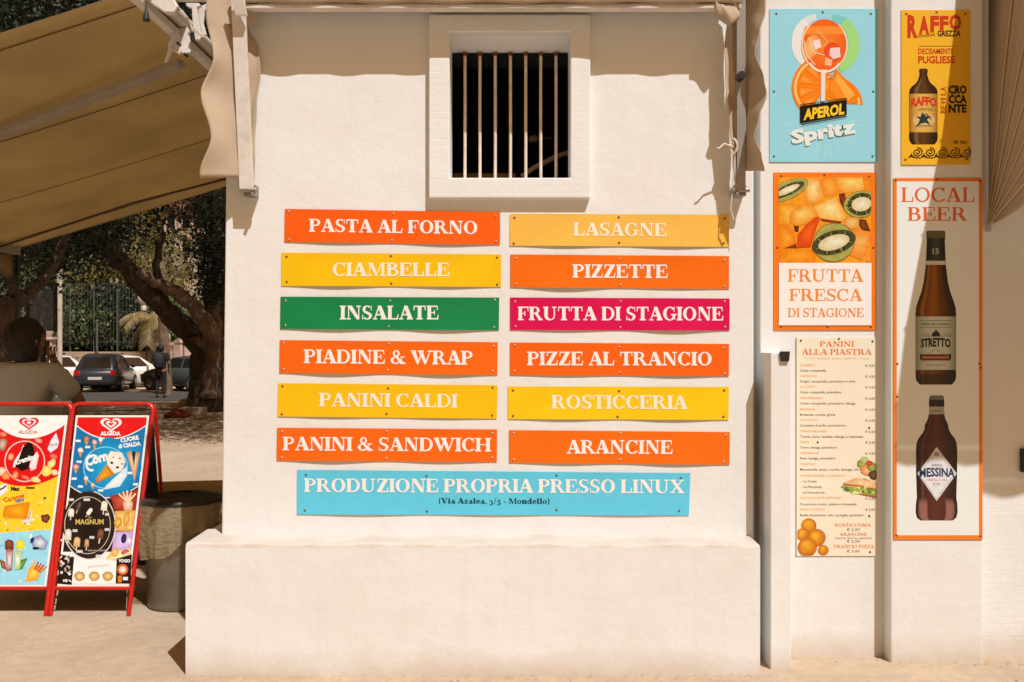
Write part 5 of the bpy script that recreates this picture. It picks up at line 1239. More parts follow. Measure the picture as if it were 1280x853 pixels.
def head(parent, c, turn, mskin, mhair, s_=1.0):
    """head with face; c = centre, turn = yaw of the face (0 looks away from the camera, +Y)"""
    b = MB(); rings = []; 
    nu, nv = 28, 20; vs_ = []; fs = []
    for j in range(nv+1):
        th = PI*j/nv; z = math.cos(th)
        for i in range(nu):
            a = 2*PI*i/nu; x = math.sin(th)*math.sin(a); y = math.sin(th)*math.cos(a)
            rx, ry, rz = .076, .096, .118
            px, py, pz = x*rx, y*ry, z*rz
            if z < -.1: px *= 1-.28*(-z-.1); py = py*(1-.10*(-z)) if py > 0 else py*(1-.35*(-z))
            f = max(0, y)**3
            py += f*(.024*math.exp(-((z+.10)/.13)**2)*math.exp(-(x/.16)**2) + .010*math.exp(-((z+.47)/.09)**2)*math.exp(-(x/.35)**2) - .009*math.exp(-((z-.08)/.09)**2)*math.exp(-((abs(x)-.38)/.16)**2) + .012*math.exp(-((z+.78)/.15)**2)*math.exp(-(x/.3)**2))
            ca, sa = math.cos(turn), math.sin(turn)
            vs_.append((c[0]+s_*(px*ca-py*sa), c[1]+s_*(px*sa+py*ca), c[2]+s_*pz))
    for j in range(nv):
        for i in range(nu): fs.append((j*nu+i, j*nu+(i+1) % nu, (j+1)*nu+(i+1) % nu, (j+1)*nu+i))
    b.add(vs_, fs, 0, True)
    for sd in (-1, 1):
        ca, sa = math.cos(turn), math.sin(turn)
        def L_(x, y, z): return (c[0]+s_*(x*ca-y*sa), c[1]+s_*(x*sa+y*ca), c[2]+s_*z)
        b.tube([L_(sd*.070,-.004,-.03), L_(sd*.083,-.012,-.012), L_(sd*.088,-.016,.012), L_(sd*.080,-.006,.026)], [.006*s_,.011*s_,.012*s_,.005*s_], 8)
    hd_ = obj('head', b, mskin, parent)
    b = MB(); vs_ = []; fs = []
    for j in range(15):
        th = PI*.74*j/14
        for i in range(40):
            a = 2*PI*i/40; x = math.sin(th)*math.sin(a); y = math.sin(th)*math.cos(a); z = math.cos(th)
            lim = 1.0
            zz = z*.142
            if y > .25: zz = max(zz, .055)           # hairline over the forehead
            wv = 1+.045*math.sin(a*9+j)+.03*math.sin(a*17+j*2.3)
            px, py = x*.098*wv, y*.112*wv-.014
            ca, sa = math.cos(turn), math.sin(turn)
            vs_.append((c[0]+s_*(px*ca-py*sa), c[1]+s_*(px*sa+py*ca), c[2]+s_*zz))
    for j in range(14):
        for i in range(40): fs.append((j*40+i, j*40+(i+1) % 40, (j+1)*40+(i+1) % 40, (j+1)*40+i))
    b.add(vs_, fs, 0, True); h_ = obj('hair', b, mhair, parent)
    return hd_
def hand(parent, wrist, direction, side, mskin, s_=1.0):
    """palm, five separate bent fingers; direction = along the hand, side = towards the thumb"""
    d = Vector(direction).normalized(); s2 = Vector(side); s2 = (s2-d*s2.dot(d)).normalized(); nrm = d.cross(s2)
    w0 = Vector(wrist); pts = []; rad = []; ed = []
    def addp(p, r, prev=None):
        pts.append(w0+(d*p[0]+s2*p[1]+nrm*p[2])*s_); rad.append((r[0]*s_, r[1]*s_) if isinstance(r, tuple) else r*s_)
        if prev is not None: ed.append((prev, len(pts)-1))
        return len(pts)-1
    a = addp((0,0,0), (.024,.018)); b_ = addp((.045,0,0), (.036,.015), a); c = addp((.082,0,0), (.038,.013), b_)
    for k, (off, ln) in enumerate(((.030,.068),(.010,.078),(-.010,.072),(-.029,.056))):
        q = addp((.095, off, 0), .0085, c); q = addp((.095+ln*.42, off*1.12, .010), .008, q); q = addp((.095+ln*.72, off*1.15, .028), .0075, q); addp((.095+ln*.86, off*1.15, .048), .0065, q)
    q = addp((.035,.038,.006), .011, b_); q = addp((.062,.056,.018), .010, q); addp((.085,.062,.034), .0085, q)
    return skin('hand', pts, ed, rad, mskin, parent, 1)

# person in the grey shirt behind the boards, back to us, right hand held to the cheek
def PX(x, y, D): return W(x, y, D)
DPn = 6.4
base = PX(28, 430, DPn)
t = thing('person', 'person in grey T-shirt and pale trousers seen from behind with hand raised to the head', 'person', (base.x, DPn, 0))
cx = base.x; hz = 1.60; n0 = 1.44
P_ = dict(pel=(cx-.02,DPn,.95), sp=(cx-.02,DPn+.01,1.15), ch=(cx,DPn+.02,1.33), ne=(cx+.01,DPn+.03,1.455), hd=(cx+.012,DPn+.05,1.50),
          ls=(cx-.20,DPn+.02,1.39), le=(cx-.30,DPn+.02,1.12), lw=(cx-.28,DPn+.16,.90),
          rs=(cx+.20,DPn+.02,1.38), re=(cx+.345,DPn+.10,1.17), rw=(cx+.205,DPn+.12,1.42),
          lh=(cx-.11,DPn,.90), lk=(cx-.13,DPn+.03,.50), la=(cx-.13,DPn-.02,.09), lt=(cx-.14,DPn+.15,.035),
          rh=(cx+.08,DPn,.90), rk=(cx+.10,DPn+.03,.50), ra=(cx+.11,DPn-.02,.09), rt=(cx+.12,DPn+.15,.035))
def body(P_, parent, mskin, msh, mtr, names_, k=1.0):
    names = list(P_); ix = {n_: i for i, n_ in enumerate(names)}
    ed = [(ix[a], ix[b]) for a, b in (('pel','sp'),('sp','ch'),('ch','ne'),('ne','hd'),('ch','ls'),('ls','le'),('le','lw'),('ch','rs'),('rs','re'),('re','rw'),('pel','lh'),('lh','lk'),('lk','la'),('la','lt'),('pel','rh'),('rh','rk'),('rk','ra'),('ra','rt'))]
    rr = dict(pel=(.10,.08), sp=(.10,.08), ch=(.10,.07), ne=.050, hd=.045, ls=.035, le=.042, lw=.027, rs=.035, re=.042, rw=.027, lh=.085, lk=.055, la=.036, lt=.03, rh=.085, rk=.055, ra=.036, rt=.03)
    rad = [tuple(k*q for q in rr[n_]) if isinstance(rr[n_], tuple) else rr[n_]*k for n_ in names]
    skin('body', [P_[n_] for n_ in names], ed, rad, mskin, parent, 2, ix['pel'])
    V = lambda n_: Vector(P_[n_])
    def mid(a, b, f): return V(a).lerp(V(b), f)
    pts = [V('pel')+Vector((0,0,-.10)), V('sp'), V('ch'), V('ne')+Vector((0,0,-.035)), V('ls'), mid('ls','le',.75), V('rs'), mid('rs','re',.75)]
    skin(names_[0], pts, [(0,1),(1,2),(2,3),(2,4),(4,5),(2,6),(6,7)], [(.185*k,.14*k),(.175*k,.135*k),(.19*k,.14*k),.080*k,.092*k,.080*k,.092*k,.080*k], msh, parent, 2, 0)
    pts = [V('pel'), V('lh')+Vector((0,0,-.06)), V('lk'), V('la')+Vector((0,0,.03)), V('rh')+Vector((0,0,-.06)), V('rk'), V('ra')+Vector((0,0,.03))]
    skin(names_[1], pts, [(0,1),(1,2),(2,3),(0,4),(4,5),(5,6)], [(.158*k,.125*k),.105*k,.075*k,.06*k,.105*k,.075*k,.06*k], mtr, parent, 2, 0)
    for s_ in 'lr':
        a = V(s_+'a'); q = V(s_+'t'); skin('shoe', [a+Vector((0,0,-.01)), a+Vector((0,-.03,-.045)), q+Vector((0,.02,.01))], [(0,1),(1,2)], [.045*k,.042*k,.038*k], M['dark_cloth'], parent, 1, 1)
t['_world'] = 0; del t['_world']
off = Vector((base.x, DPn, 0))
Pl = {k_: tuple(Vector(v)-off) for k_, v in P_.items()}
Pl = {k_: (v[0]*1.0, v[1], v[2]*.955) for k_, v in Pl.items()}
body(Pl, t, M['skin'], M['grey_shirt'], M['pale_trousers'], ('t_shirt','trousers'))
def loc_head(t, c, turn, s_=1.0): return head(t, c, turn, M['skin'], M['hair'], s_)
loc_head(t, (.01,.05,1.525), -.5, 1.2)
hand(t, Pl['rw'], (-.62,-.10,.75), (-.3,-.9,-.2), M['skin'])
hand(t, Pl['lw'], (.05,.35,-.9), (.9,.2,0), M['skin'])
b = MB(); b.box(.098,.108,.09,.15,1.45,1.54); ph_ = obj('phone', b, M['black']); ph_.location = off
tag(ph_, 'small black phone held to the ear of the person in grey', 'phone')

# dark dressed bystander by the road
by = W(201, 430, 33)
t = thing('person', 'bystander in black with a dark backpack standing by the road', 'person', (by.x, 33, gz(33)-.02)); del t['_world']
Q = {k_: (v[0], v[1], v[2]) for k_, v in dict(pel=(0,0,.98), sp=(0,0,1.18), ch=(0,.01,1.38), ne=(0,.02,1.52), hd=(0,.03,1.58), ls=(-.19,0,1.44), le=(-.25,.02,1.16), lw=(-.2,.14,.98), rs=(.19,0,1.44), re=(.26,.02,1.16), rw=(.22,.14,.98), lh=(-.1,0,.92), lk=(-.11,.03,.5), la=(-.12,-.02,.09), lt=(-.13,.15,.035), rh=(.1,0,.92), rk=(.11,.03,.5), ra=(.12,-.02,.09), rt=(.13,.15,.035)).items()}
body(Q, t, M['skin'], M['dark_cloth'], M['dark_cloth'], ('jacket','trousers'), 1.05); head(t, (0,.04,1.66), .3, M['skin'], M['hair'], 1.0)
hand(t, Q['lw'], (0,.2,-1), (1,0,0), M['skin']); hand(t, Q['rw'], (0,.2,-1), (-1,0,0), M['skin'])
b = MB()
for k, (zz, rr_) in enumerate(((1.02,.12),(1.06,.15),(1.3,.155),(1.42,.13),(1.46,.08))): pass
b.lathe([(.001,0),(.11,.0),(.15,.04),(.155,.3),(.13,.42),(.06,.47),(.001,.475)], (0,0,0), 16)
bpk = obj('backpack', b, mat('backpack_cloth',(.02,.02,.03),.8)); bpk.scale = (1,.6,1); bpk.location = (by.x, 32.78, 1.0+gz(33))
tag(bpk, 'dark backpack worn by the bystander in black', 'backpack')
# ------------------------------------------------------------ cars
def glassm():
    m = mat('car_glass', (.012,.014,.016), .08, spec=.6); return m
M['glass'] = glassm(); M['tyre'] = mat('tyre', (.02,.02,.02), .85); M['rim'] = mat('wheel_rim', (.35,.35,.36), .35, metal=.8)
M['tail'] = mat('tail_light', (.45,.01,.01), .25); M['plate'] = mat('number_plate', (.6,.6,.56), .5)
def car(label, colour, loc, rz, L=3.9, Wd=1.72, H=1.5, hatch=True):
    t = thing('parked_car', label, 'car', (0,0,0), group='cars parked along the road', world=False)
    pm = mat('car_paint', colour, .3, coat=.6, var=.08)
    hw = Wd/2
    # stations along the car: x from rear (0) to front (L): (x, z low, z shoulder, half width)
    low = [(0,.42,.70,.86),(.05,.30,.86,.94),(.25,.24,.93,.99),(1.0,.20,.95,1.0),(2.4,.20,.93,1.0),(L-.9,.20,.90,.99),(L-.35,.24,.78,.94),(L-.08,.30,.66,.84),(L,.40,.56,.74)]
    b = MB(); vs_ = []; fs = []
    for x, z0, z1, k in low:
        w_ = hw*k
        sec = [(-w_*.90,z0),(-w_*.99,z0+.12),(-w_,(z0+z1)/2),(-w_*.97,z1-.06),(-w_*.88,z1),(w_*.88,z1),(w_*.97,z1-.06),(w_,(z0+z1)/2),(w_*.99,z0+.12),(w_*.90,z0)]
        vs_ += [(y, x-L/2, z) for y, z in sec]
    ns = 10
    for i in range(len(low)-1):
        for j in range(ns): fs.append((i*ns+j, i*ns+(j+1) % ns, (i+1)*ns+(j+1) % ns, (i+1)*ns+j))
    fs += [tuple(range(ns)), tuple((len(low)-1)*ns+j for j in reversed(range(ns)))]
    b.add(vs_, fs, 0, True)
    top = [(.10,.90,.80),(.42,H-.10,.68),(.75,H-.01,.66),(1.5,H,.67),(2.1,H-.06,.66),(2.75,.92,.80)]
    vs_ = []; fs = []
    for x, z, k in top:
        w_ = hw*k; vs_ += [(-hw*.88, x-L/2, .88), (-w_, x-L/2, z-.04), (-w_*.85, x-L/2, z), (w_*.85, x-L/2, z), (w_, x-L/2, z-.04), (hw*.88, x-L/2, .88)]
    for i in range(len(top)-1):
        for j in range(5): fs.append((i*6+j, i*6+j+1, (i+1)*6+j+1, (i+1)*6+j))
    b.add(vs_, fs, 0, True)
    obj('body', b, pm, t)
    b = MB(); y0, y1 = .13-L/2, .40-L/2
    b.add([(-hw*.66,y0-.015,.95),(hw*.66,y0-.015,.95),(hw*.56,y1-.02,H-.13),(-hw*.56,y1-.02,H-.13)], [(0,1,2,3)]); obj('rear_window', b, M['glass'], t, fixn=False)
    b = MB(); b.add([(-hw*.66,2.72-L/2,.97),(hw*.66,2.72-L/2,.97),(hw*.56,2.16-L/2,H-.10),(-hw*.56,2.16-L/2,H-.10)], [(0,3,2,1)]); obj('windscreen', b, M['glass'], t, fixn=False)
    for s_ in (-1, 1):
        for (ya, yb, ta, tb) in ((.48,1.32,.60,1.30),(1.42,2.45,1.40,2.08)):
            b = MB(); xo = s_*(hw*.885+.006); xt = s_*(hw*.685+.012)
            b.add([(xo,ya-L/2,.93),(xo,yb-L/2,.93),(xt,tb-L/2,H-.10),(xt,ta-L/2,H-.10)], [(0,1,2,3)]); obj('side_window', b, M['glass'], t, fixn=False)
        for yy in (.72, L-.78):
            b = MB(); c = (s_*(hw-.10), yy-L/2, .31)
            b.tube([(c[0]-.10*s_, c[1], c[2]), (c[0]+.11*s_, c[1], c[2])], .31, 20); wh = obj('wheel', b, M['tyre'], t)
            b = MB(); b.tube([(c[0]+.112*s_, c[1], c[2]), (c[0]+.122*s_, c[1], c[2])], .19, 14); obj('rim', b, M['rim'], wh)
        b = MB(); b.box(min(s_*hw*.66, s_*hw*.90), max(s_*hw*.66, s_*hw*.90), -L/2-.012, -L/2+.10, .66, .86); obj('tail_light', b, M['tail'], t, bevel=.01)
        b = MB(); b.box(min(s_*hw*.52, s_*hw*.80), max(s_*hw*.52, s_*hw*.80), L/2-.14, L/2-.02, .52, .66); obj('headlight', b, M['rim'], t, bevel=.01)
        b = MB(); b.box(min(s_*(hw-.02), s_*(hw+.14)), max(s_*(hw-.02), s_*(hw+.14)), 2.35-L/2, 2.45-L/2, .92, 1.03); obj('mirror', b, pm, t, bevel=.02)
    b = MB(); b.box(-.26,.26,-L/2-.02,-L/2+.05,.50,.61); obj('number_plate', b, M['plate'], t)
    b = MB(); b.box(-hw*.86,hw*.86,-L/2-.035,-L/2+.15,.32,.46); obj('bumper', b, M['black'], t, bevel=.02)
    t.location = loc; t.rotation_euler = (0,0,rz); return t
def cl(x, D): p = W(x, 430, D); return (p.x, D, gz(D)+.006)
car('dark blue grey hatchback parked behind the seated terrace, seen from its rear', (.028,.036,.05), cl(134,41), math.radians(9), 3.9, 1.75, 1.52)
car('white car partly hidden between the person and the dark hatchback', (.62,.62,.60), cl(84,43), math.radians(-70), 3.9, 1.7, 1.45)
car('white car showing beyond the right side of the dark hatchback', (.70,.68,.64), cl(168,44), math.radians(-62), 3.9, 1.7, 1.42)
car('grey green car by the large tree trunk with a red tail light', (.06,.075,.075), cl(232,41), math.radians(60), 3.9, 1.7, 1.42)

# ------------------------------------------------------------ trees and plants
def leaves(name, cent, per, size, spread, m, parent=None, up=0.35, drop=0.0):
    """many small pointed leaves scattered round the given centres"""
    cent = np.asarray(cent); n_ = len(cent)*per
    c = np.repeat(cent, per, 0)+rng.normal(0, spread, (n_, 3))*np.array([1,1,.75])
    d = rng.normal(0, 1, (n_, 3)); d[:, 2] -= drop; d /= np.linalg.norm(d, axis=1)[:, None]
    q = rng.normal(0, 1, (n_, 3)); q[:, 2] += up; s_ = np.cross(d, q); s_ /= np.linalg.norm(s_, axis=1)[:, None]
    ln = size*rng.uniform(.6, 1.4, (n_, 1)); wd = ln*rng.uniform(.28, .45, (n_, 1))
    v = np.stack([c-d*ln*.5, c+s_*wd*.5, c+d*ln*.5, c-s_*wd*.5], 1).reshape(-1, 3)
    me = bpy.data.meshes.new(name); me.vertices.add(n_*4); me.vertices.foreach_set('co', v.ravel())
    me.loops.add(n_*4); me.loops.foreach_set('vertex_index', np.arange(n_*4, dtype=np.int32))
    me.polygons.add(n_); me.polygons.foreach_set('loop_start', np.arange(0, n_*4, 4, dtype=np.int32)); me.polygons.foreach_set('loop_total', np.full(n_, 4, dtype=np.int32))
    me.materials.append(m); me.update(); me.validate()
    o = bpy.data.objects.new(name, me); COL.objects.link(o); o.parent = parent
    if parent is not None and parent.get('_world'): o.location = -parent.location
    return o
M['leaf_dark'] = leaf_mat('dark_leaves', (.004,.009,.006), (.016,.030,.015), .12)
M['leaf_mid'] = leaf_mat('mid_leaves', (.05,.09,.035), (.24,.30,.12), .35)
M['leaf_olive'] = leaf_mat('olive_leaves', (.10,.10,.03), (.40,.34,.13), .35)
M['leaf_straw'] = leaf_mat('straw_leaves', (.22,.17,.07), (.5,.38,.18), .3)
def limb(b, pts, r0, r1, n_=10, wob=.0, seed=1):
    r = random.Random(seed); P0 = [Vector(p) for p in pts]; out = []
    for i in range(len(P0)-1):
        for k in range(5): out.append(P0[i].lerp(P0[i+1], k/5)+Vector((r.uniform(-wob,wob), r.uniform(-wob,wob), r.uniform(-wob,wob))))
    out.append(P0[-1]); m_ = len(out)
    b.tube(out, [(r0+(r1-r0)*i/(m_-1))*(1+r.uniform(-.08,.08)) for i in range(m_)], n_)
# big tree on the right
T1 = W(262, 515, 22.5)
t = thing('spreading_tree', 'large dark spreading tree with thick leaning limbs right beside the kiosk corner', 'tree', (T1.x, 22.5, 0))
b = MB(); D = 22.5
limb(b, [(T1.x,D,-.1), W(264,470,D), W(262,430,D), W(256,408,D)], .52, .34, 14, .03, 2)
limb(b, [W(259,440,D), W(232,412,D-.3), W(204,386,D-.8), W(170,350,D-1.4), W(135,312,D-2), W(100,280,D-3)], .27, .14, 12, .04, 3)
limb(b, [W(264,430,D), W(270,395,D+.2), W(268,350,D+.3), W(275,300,D+.2), W(268,240,D)], .33, .15, 12, .04, 5)
limb(b, [W(268,330,D), W(285,260,D), W(310,200,D)], .2, .1, 8, .04, 6)
limb(b, [W(200,370,D-.8), W(196,330,D-1), W(205,290,D-1.2)], .12, .05, 8, .03, 8)
obj('trunk', b, M['bark'], t)
b = MB(); limb(b, [W(266,420,D-.7), W(250,392,D-.9), W(226,368,D-1), W(200,356,D-1.2), W(172,338,D-1.6)], .20, .09, 12, .04, 9)
limb(b, [W(258,432,D-.3), W(246,424,D-.5), W(236,424,D-.6)], .14, .03, 8, .02, 4)
limb(b, [W(262,500,D-.35), W(266,440,D-.3), W(268,380,D-.1), W(262,350,D)], .2, .13, 10, .04, 10)
obj('limb', b, M['bark_pale_and_lit'], t)
cent = []
R_ = random.Random(4)
while len(cent) < 4200:
    x, y, z = R_.uniform(-15,-2.2), R_.uniform(11.5,25), R_.uniform(2.7,8.6)
    px = 640+x*F/y; py = 430-(z-EYE)*F/y
    e = ((x+8.5)/7.2)**2+((y-18)/7)**2+((z-5.6)/3.1)**2
    if e > 1.1+.3*math.sin(x*2+y)+.2*math.sin(z*3+x): continue
    # the crown's underside is higher over the street on the right, where the far houses show
    zmin = 3.25+.35*math.sin(x*1.7)+.25*math.sin(y*1.3)
    if px > 150: zmin += 1.15
    if 203 < px < 262 and py > 262+8*math.sin(px*.2): continue
    if px > 262 and y < 20: zmin -= .8
    if z < zmin: continue
    cent.append((x, y, z))
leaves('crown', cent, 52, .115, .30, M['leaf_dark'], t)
c2 = []
for i in range(160):
    p = W(R_.uniform(258,286), R_.uniform(255,375), R_.uniform(21.3,24)); c2.append(p)
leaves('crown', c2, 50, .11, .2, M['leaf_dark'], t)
c2 = []
for i in range(70): c2.append(W(R_.uniform(214,258), R_.uniform(262,330), R_.uniform(23,25)))
leaves('crown', c2, 14, .10, .25, M['leaf_dark'], t)
# second tree on the far left
T2 = W(-6, 520, 15)
t = thing('dark_trunk_tree', 'dark tree with forked branches behind the person at the left edge', 'tree', (T2.x, 15, 0))
b = MB(); D = 15
limb(b, [(T2.x,D,-.1), W(-4,440,D), W(4,400,D), W(16,372,D)], .22, .15, 12, .03, 12)
limb(b, [W(10,392,D), W(38,366,D), W(62,338,D), W(78,312,D), W(84,290,D), W(84,250,D)], .11, .05, 8, .03, 13)
limb(b, [W(58,342,D), W(46,328,D), W(40,312,D), W(34,290,D)], .05, .03, 6, .02, 14)
limb(b, [W(14,376,D), W(16,350,D), W(8,320,D), W(4,280,D)], .10, .06, 8, .03, 15)
obj('trunk', b, M['bark'], t)
c2 = [W(R_.uniform(-60,60), R_.uniform(230,350)-(0 if i % 3 else 30), R_.uniform(14,17)) for i in range(160)]
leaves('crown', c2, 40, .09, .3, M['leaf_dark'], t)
# hedge, bushes and palms across the road
def bush(name, label, cat, px0, px1, py0, py1, D, dd, n_, per, size, m, group=None, spread=.35, drop=0):
    a = W((px0+px1)/2, 430, D); t = thing(name, label, cat, (a.x, D, 0), group=group)
    cs = []
    ztop = EYE-(py0-430)*D/F; zbot = max(.1, EYE-(py1-430)*D/F); X0, X1 = (px0-640)*D/F, (px1-640)*D/F
    while len(cs) < n_:
        u = R_.uniform(-1,1); w_ = R_.uniform(-1,1); h_ = R_.random()
        top_ = 1-.35*abs(u)**2.5+.12*math.sin(u*7+D)
        if h_ > top_ or w_*w_+u*u*.4 > 1: continue
        cs.append(((X0+X1)/2+u*(X1-X0)/2, D+w_*dd, zbot+(ztop-zbot)*h_))
    leaves('foliage', cs, per, size, spread, m, t, drop=drop)
    b = MB()
    for k in range(3): limb(b, [(a.x+.2*k-.2, D, -.5), (a.x+.5*(k-1), D, zbot+.5*(ztop-zbot)*.6+.2)], .08, .03, 6, .02, k)
    obj('stem', b, M['bark'], t); return t
bush('shrub', 'broad dark shrub behind the dark hatchback', 'shrub', 95, 190, 368, 442, 48.5, 1.6, 220, 60, .26, M['leaf_dark'], spread=.45)
bush('shrub', 'lighter green shrub left of the white pole', 'shrub', -10, 72, 340, 445, 49, 1.6, 180, 60, .26, M['leaf_mid'], spread=.5)
bush('shrub', 'green leafy shrub right of the white pole above the hatchback', 'shrub', 78, 150, 392, 424, 47.4, .6, 90, 60, .24, M['leaf_mid'], spread=.4)
bush('shrub', 'olive yellow shrub behind the leaning limb', 'shrub', 120, 215, 325, 400, 53, 2, 260, 60, .34, M['leaf_olive'], spread=.6, drop=1)
bush('shrub', 'dark green tree like shrub right of the bystander', 'shrub', 190, 262, 385, 440, 50, 1.6, 160, 60, .26, M['leaf_mid'], spread=.45)
bush('shrub', 'dark tall shrub high behind the fence on the left', 'shrub', 10, 135, 300, 400, 56, 2.5, 300, 60, .36, M['leaf_mid'], spread=.7)
bush('shrub', 'dark clipped shrub under the dark canopy above the fence', 'shrub', 95, 230, 376, 436, 50, 1.5, 240, 60, .26, M['leaf_dark'], spread=.5)
def palm(label, x, y, D, h_frond, m, n_=16, ln=2.2):
    c = W(x, y, D); t = thing('palm_tree', label, 'palm tree', (c.x, D, 0), group='palms across the road')
    b = MB(); limb(b, [(c.x+.3, D, -.5), (c.x+.1, D, c.z*.5), (c.x, D, c.z)], .22, .16, 10, .02, int(x)); obj('trunk', b, M['bark_pale_and_lit'], t)
    for k in range(n_):
        a = 2*PI*k/n_+R_.uniform(-.2,.2); el = R_.uniform(-.5,.9); b = MB(); pts = []
        p = Vector(c); d = Vector((math.cos(a)*math.cos(el), math.sin(a)*math.cos(el), math.sin(el)))
        for j in range(9):
            pts.append(p.copy()); p = p+d*ln/9; d = (d+Vector((0,0,-.20))).normalized()
        b.tube(pts, [.02]*8+[.006], 4)
        for j in range(1, 9):
            s_ = (pts[j]-pts[j-1]).normalized(); side = s_.cross(Vector((0,0,1))).normalized()
            for r_ in range(3):
                q = pts[j-1].lerp(pts[j], r_/3)
                for sg in (-1, 1):
                    tip = q+side*sg*.42+s_*.18+Vector((0,0,-.28)); b.add([q, q+s_*.05, tip], [(0,1,2)])
        obj('frond', b, m, t, fixn=False)
    return t
palm('palm with hanging yellow green fronds above the leaning limb', 200, 300, 38, 2, M['leaf_olive'])
palm('dry palm with drooping straw fronds above the bystander', 190, 398, 45, 2, M['leaf_straw'], 12, 1.8)
# hill
b = MB(); NXh, NYh = 60, 14; vs_ = []; fs = []
for j in range(NYh+1):
    for i in range(NXh+1):
        x = -150+i*300/NXh; y = 62+j*14; h_ = -.2+(1-math.cos(min(1, j/6)*PI))*9+math.sin(i*.5+j)*.8*(j > 0)
        vs_.append((x, y, h_))
for j in range(NYh):
    for i in range(NXh): fs.append((j*(NXh+1)+i, j*(NXh+1)+i+1, (j+1)*(NXh+1)+i+1, (j+1)*(NXh+1)+i))
b.add(vs_, fs, 0, True); tag(obj('hill', b, mat('hill_soil', (.10,.085,.045), .95, var=.5, vscale=.3)), kind='structure')
cs = []
while len(cs) < 1500:
    x, y = R_.uniform(-90,20), R_.uniform(62,120); j = (y-62)/14; z = -.2+(1-math.cos(min(1, j/6)*PI))*9
    cs.append((x, y, z+abs(R_.gauss(0, 1.1))+.3))
tag(leaves('hillside_woods', cs, 34, .95, 1.0, leaf_mat('hill_leaves', (.02,.03,.012), (.09,.09,.03))), kind='stuff', label='far green woods covering the hillside behind the fence')
# house showing through the gap in the crown
def house(label, px0, px1, py0, py1, D, wallc, nx_, nz_, name='house'):
    a = W(px0, py1, D); c = W(px1, py0, D); t = thing(name, label, 'house', ((a.x+c.x)/2, D, 0))
    b = MB(); b.box(a.x, c.x, D, D+7, 0, c.z); obj('wall', b, mat('house_wall', wallc, .9, var=.25, vscale=.8), t)
    b = MB(); b.prism([(a.x-.4, c.z), (c.x+.4, c.z), ((a.x+c.x)/2, c.z+1.3)], 'y', D-.4, D+7.4); obj('roof', b, mat('roof_tiles', (.30,.14,.07), .9, var=.4, vscale=4), t)
    sx = (c.x-a.x)/nx_; sz = (c.z-a.z)/nz_
    for i in range(nx_):
        for j in range(nz_):
            x = a.x+sx*(i+.5); z = a.z+sz*(j+.5); b = MB()
            b.box(x-sx*.24-.06, x+sx*.24+.06, D-.06, D-.002, z-sz*.28-.06, z+sz*.28+.06); f_ = obj('window', b, mat('window_trim', (.6,.5,.4), .8) if 'window_trim' not in bpy.data.materials else bpy.data.materials['window_trim'], t)
            b = MB(); b.box(x-sx*.24, x+sx*.24, D-.09, D-.061, z-sz*.28, z+sz*.28); obj('pane', b, M['glass'], f_)
    return t
house('cream house on the slope seen through the gap in the large tree', 205, 300, 262, 352, 58, (.62,.48,.38), 5, 3)
house('pale low house behind the fence left of the dark canopy', 62, 118, 335, 372, 60, (.5,.42,.28), 4, 1)
# low wall, fence, gate posts
b = MB(); b.box(W(-40,0,46.2).x, W(206,0,46.2).x, 46.2, 46.5, -.42, 1.15); tag(obj('low_wall', b, mat('tan_wall', (.48,.36,.25), .9, var=.35, vscale=1.5, bump=.02, bscale=5), bevel=.02), 'tan low wall behind the parked cars', 'wall')
fx0, fx1 = W(-30,0,46.35).x, W(206,0,46.35).x
t = thing('mesh_fence', 'tall thin metal fence standing on the tan low wall', 'fence', ((fx0+fx1)/2, 46.35, 1.15))
M['fence'] = mat('fence_metal', (.09,.10,.08), .6)
for k in range(9):
    x = fx0+(fx1-fx0)*k/8; b = MB(); b.tube([(x,46.35,1.15),(x,46.35,4.4)], .035, 8); obj('post', b, M['fence'], t)
for z in (1.6,3.0,4.3): b = MB(); b.tube([(fx0,46.33,z),(fx1,46.33,z)], .012, 6); obj('rail', b, M['fence'], t)
b = MB()
for k in range(60):
    x = fx0+(fx1-fx0)*k/59; b.box(x-.005,x+.005,46.34,46.36,1.4,4.3)
tag(obj('wire', b, M['fence'], t), kind='stuff')
M['pillar'] = mat('pink_pillar', (.60,.46,.38), .85, var=.2, vscale=3)
for x, y, lb in ((61,432,'square gate pillar with a round ball on top, beside the head of the person in grey'), (207,436,'square gate pillar with a round ball on top, beside the bystander in black')):
    D = 44.9; p = W(x, 430, D); zt = W(0, y, D).z-.25; t = thing('gate_pillar', lb, 'gate pillar', (p.x, D, 0), group='ball topped gate pillars')
    zt = 1.75 if x > 100 else 2.0
    b = MB(); b.box(p.x-.24,p.x+.24,D-.24,D+.24,-.42,zt-.3); obj('shaft', b, M['pillar'], t, bevel=.02)
    b = MB(); b.box(p.x-.32,p.x+.32,D-.32,D+.32,zt-.3,zt-.18); obj('cap', b, M['pillar'], t, bevel=.02)
    b = MB(); b.lathe([(.001,-.26),(.13,-.24),(.16,-.16),(.24,0),(.22,.10),(.12,.21),(.001,.25)], (p.x,D,zt+.07), 16); obj('ball', b, M['pillar'], t)
for i, x in enumerate((224, 238)):
    p = W(x, 430, 46); b = MB(); b.box(p.x-.22,p.x+.22,45.8,46.2,-.42,1.55+.45*i); b.prism([(p.x-.28,1.55+.45*i),(p.x+.28,1.55+.45*i),(p.x,1.8+.45*i)], 'y', 45.75, 46.25)
    tag(obj('stone_post', b, M['pillar'], bevel=.02), ('shorter pinkish stone post behind the grey green car', 'taller pinkish stone post behind the grey green car')[i], 'post')
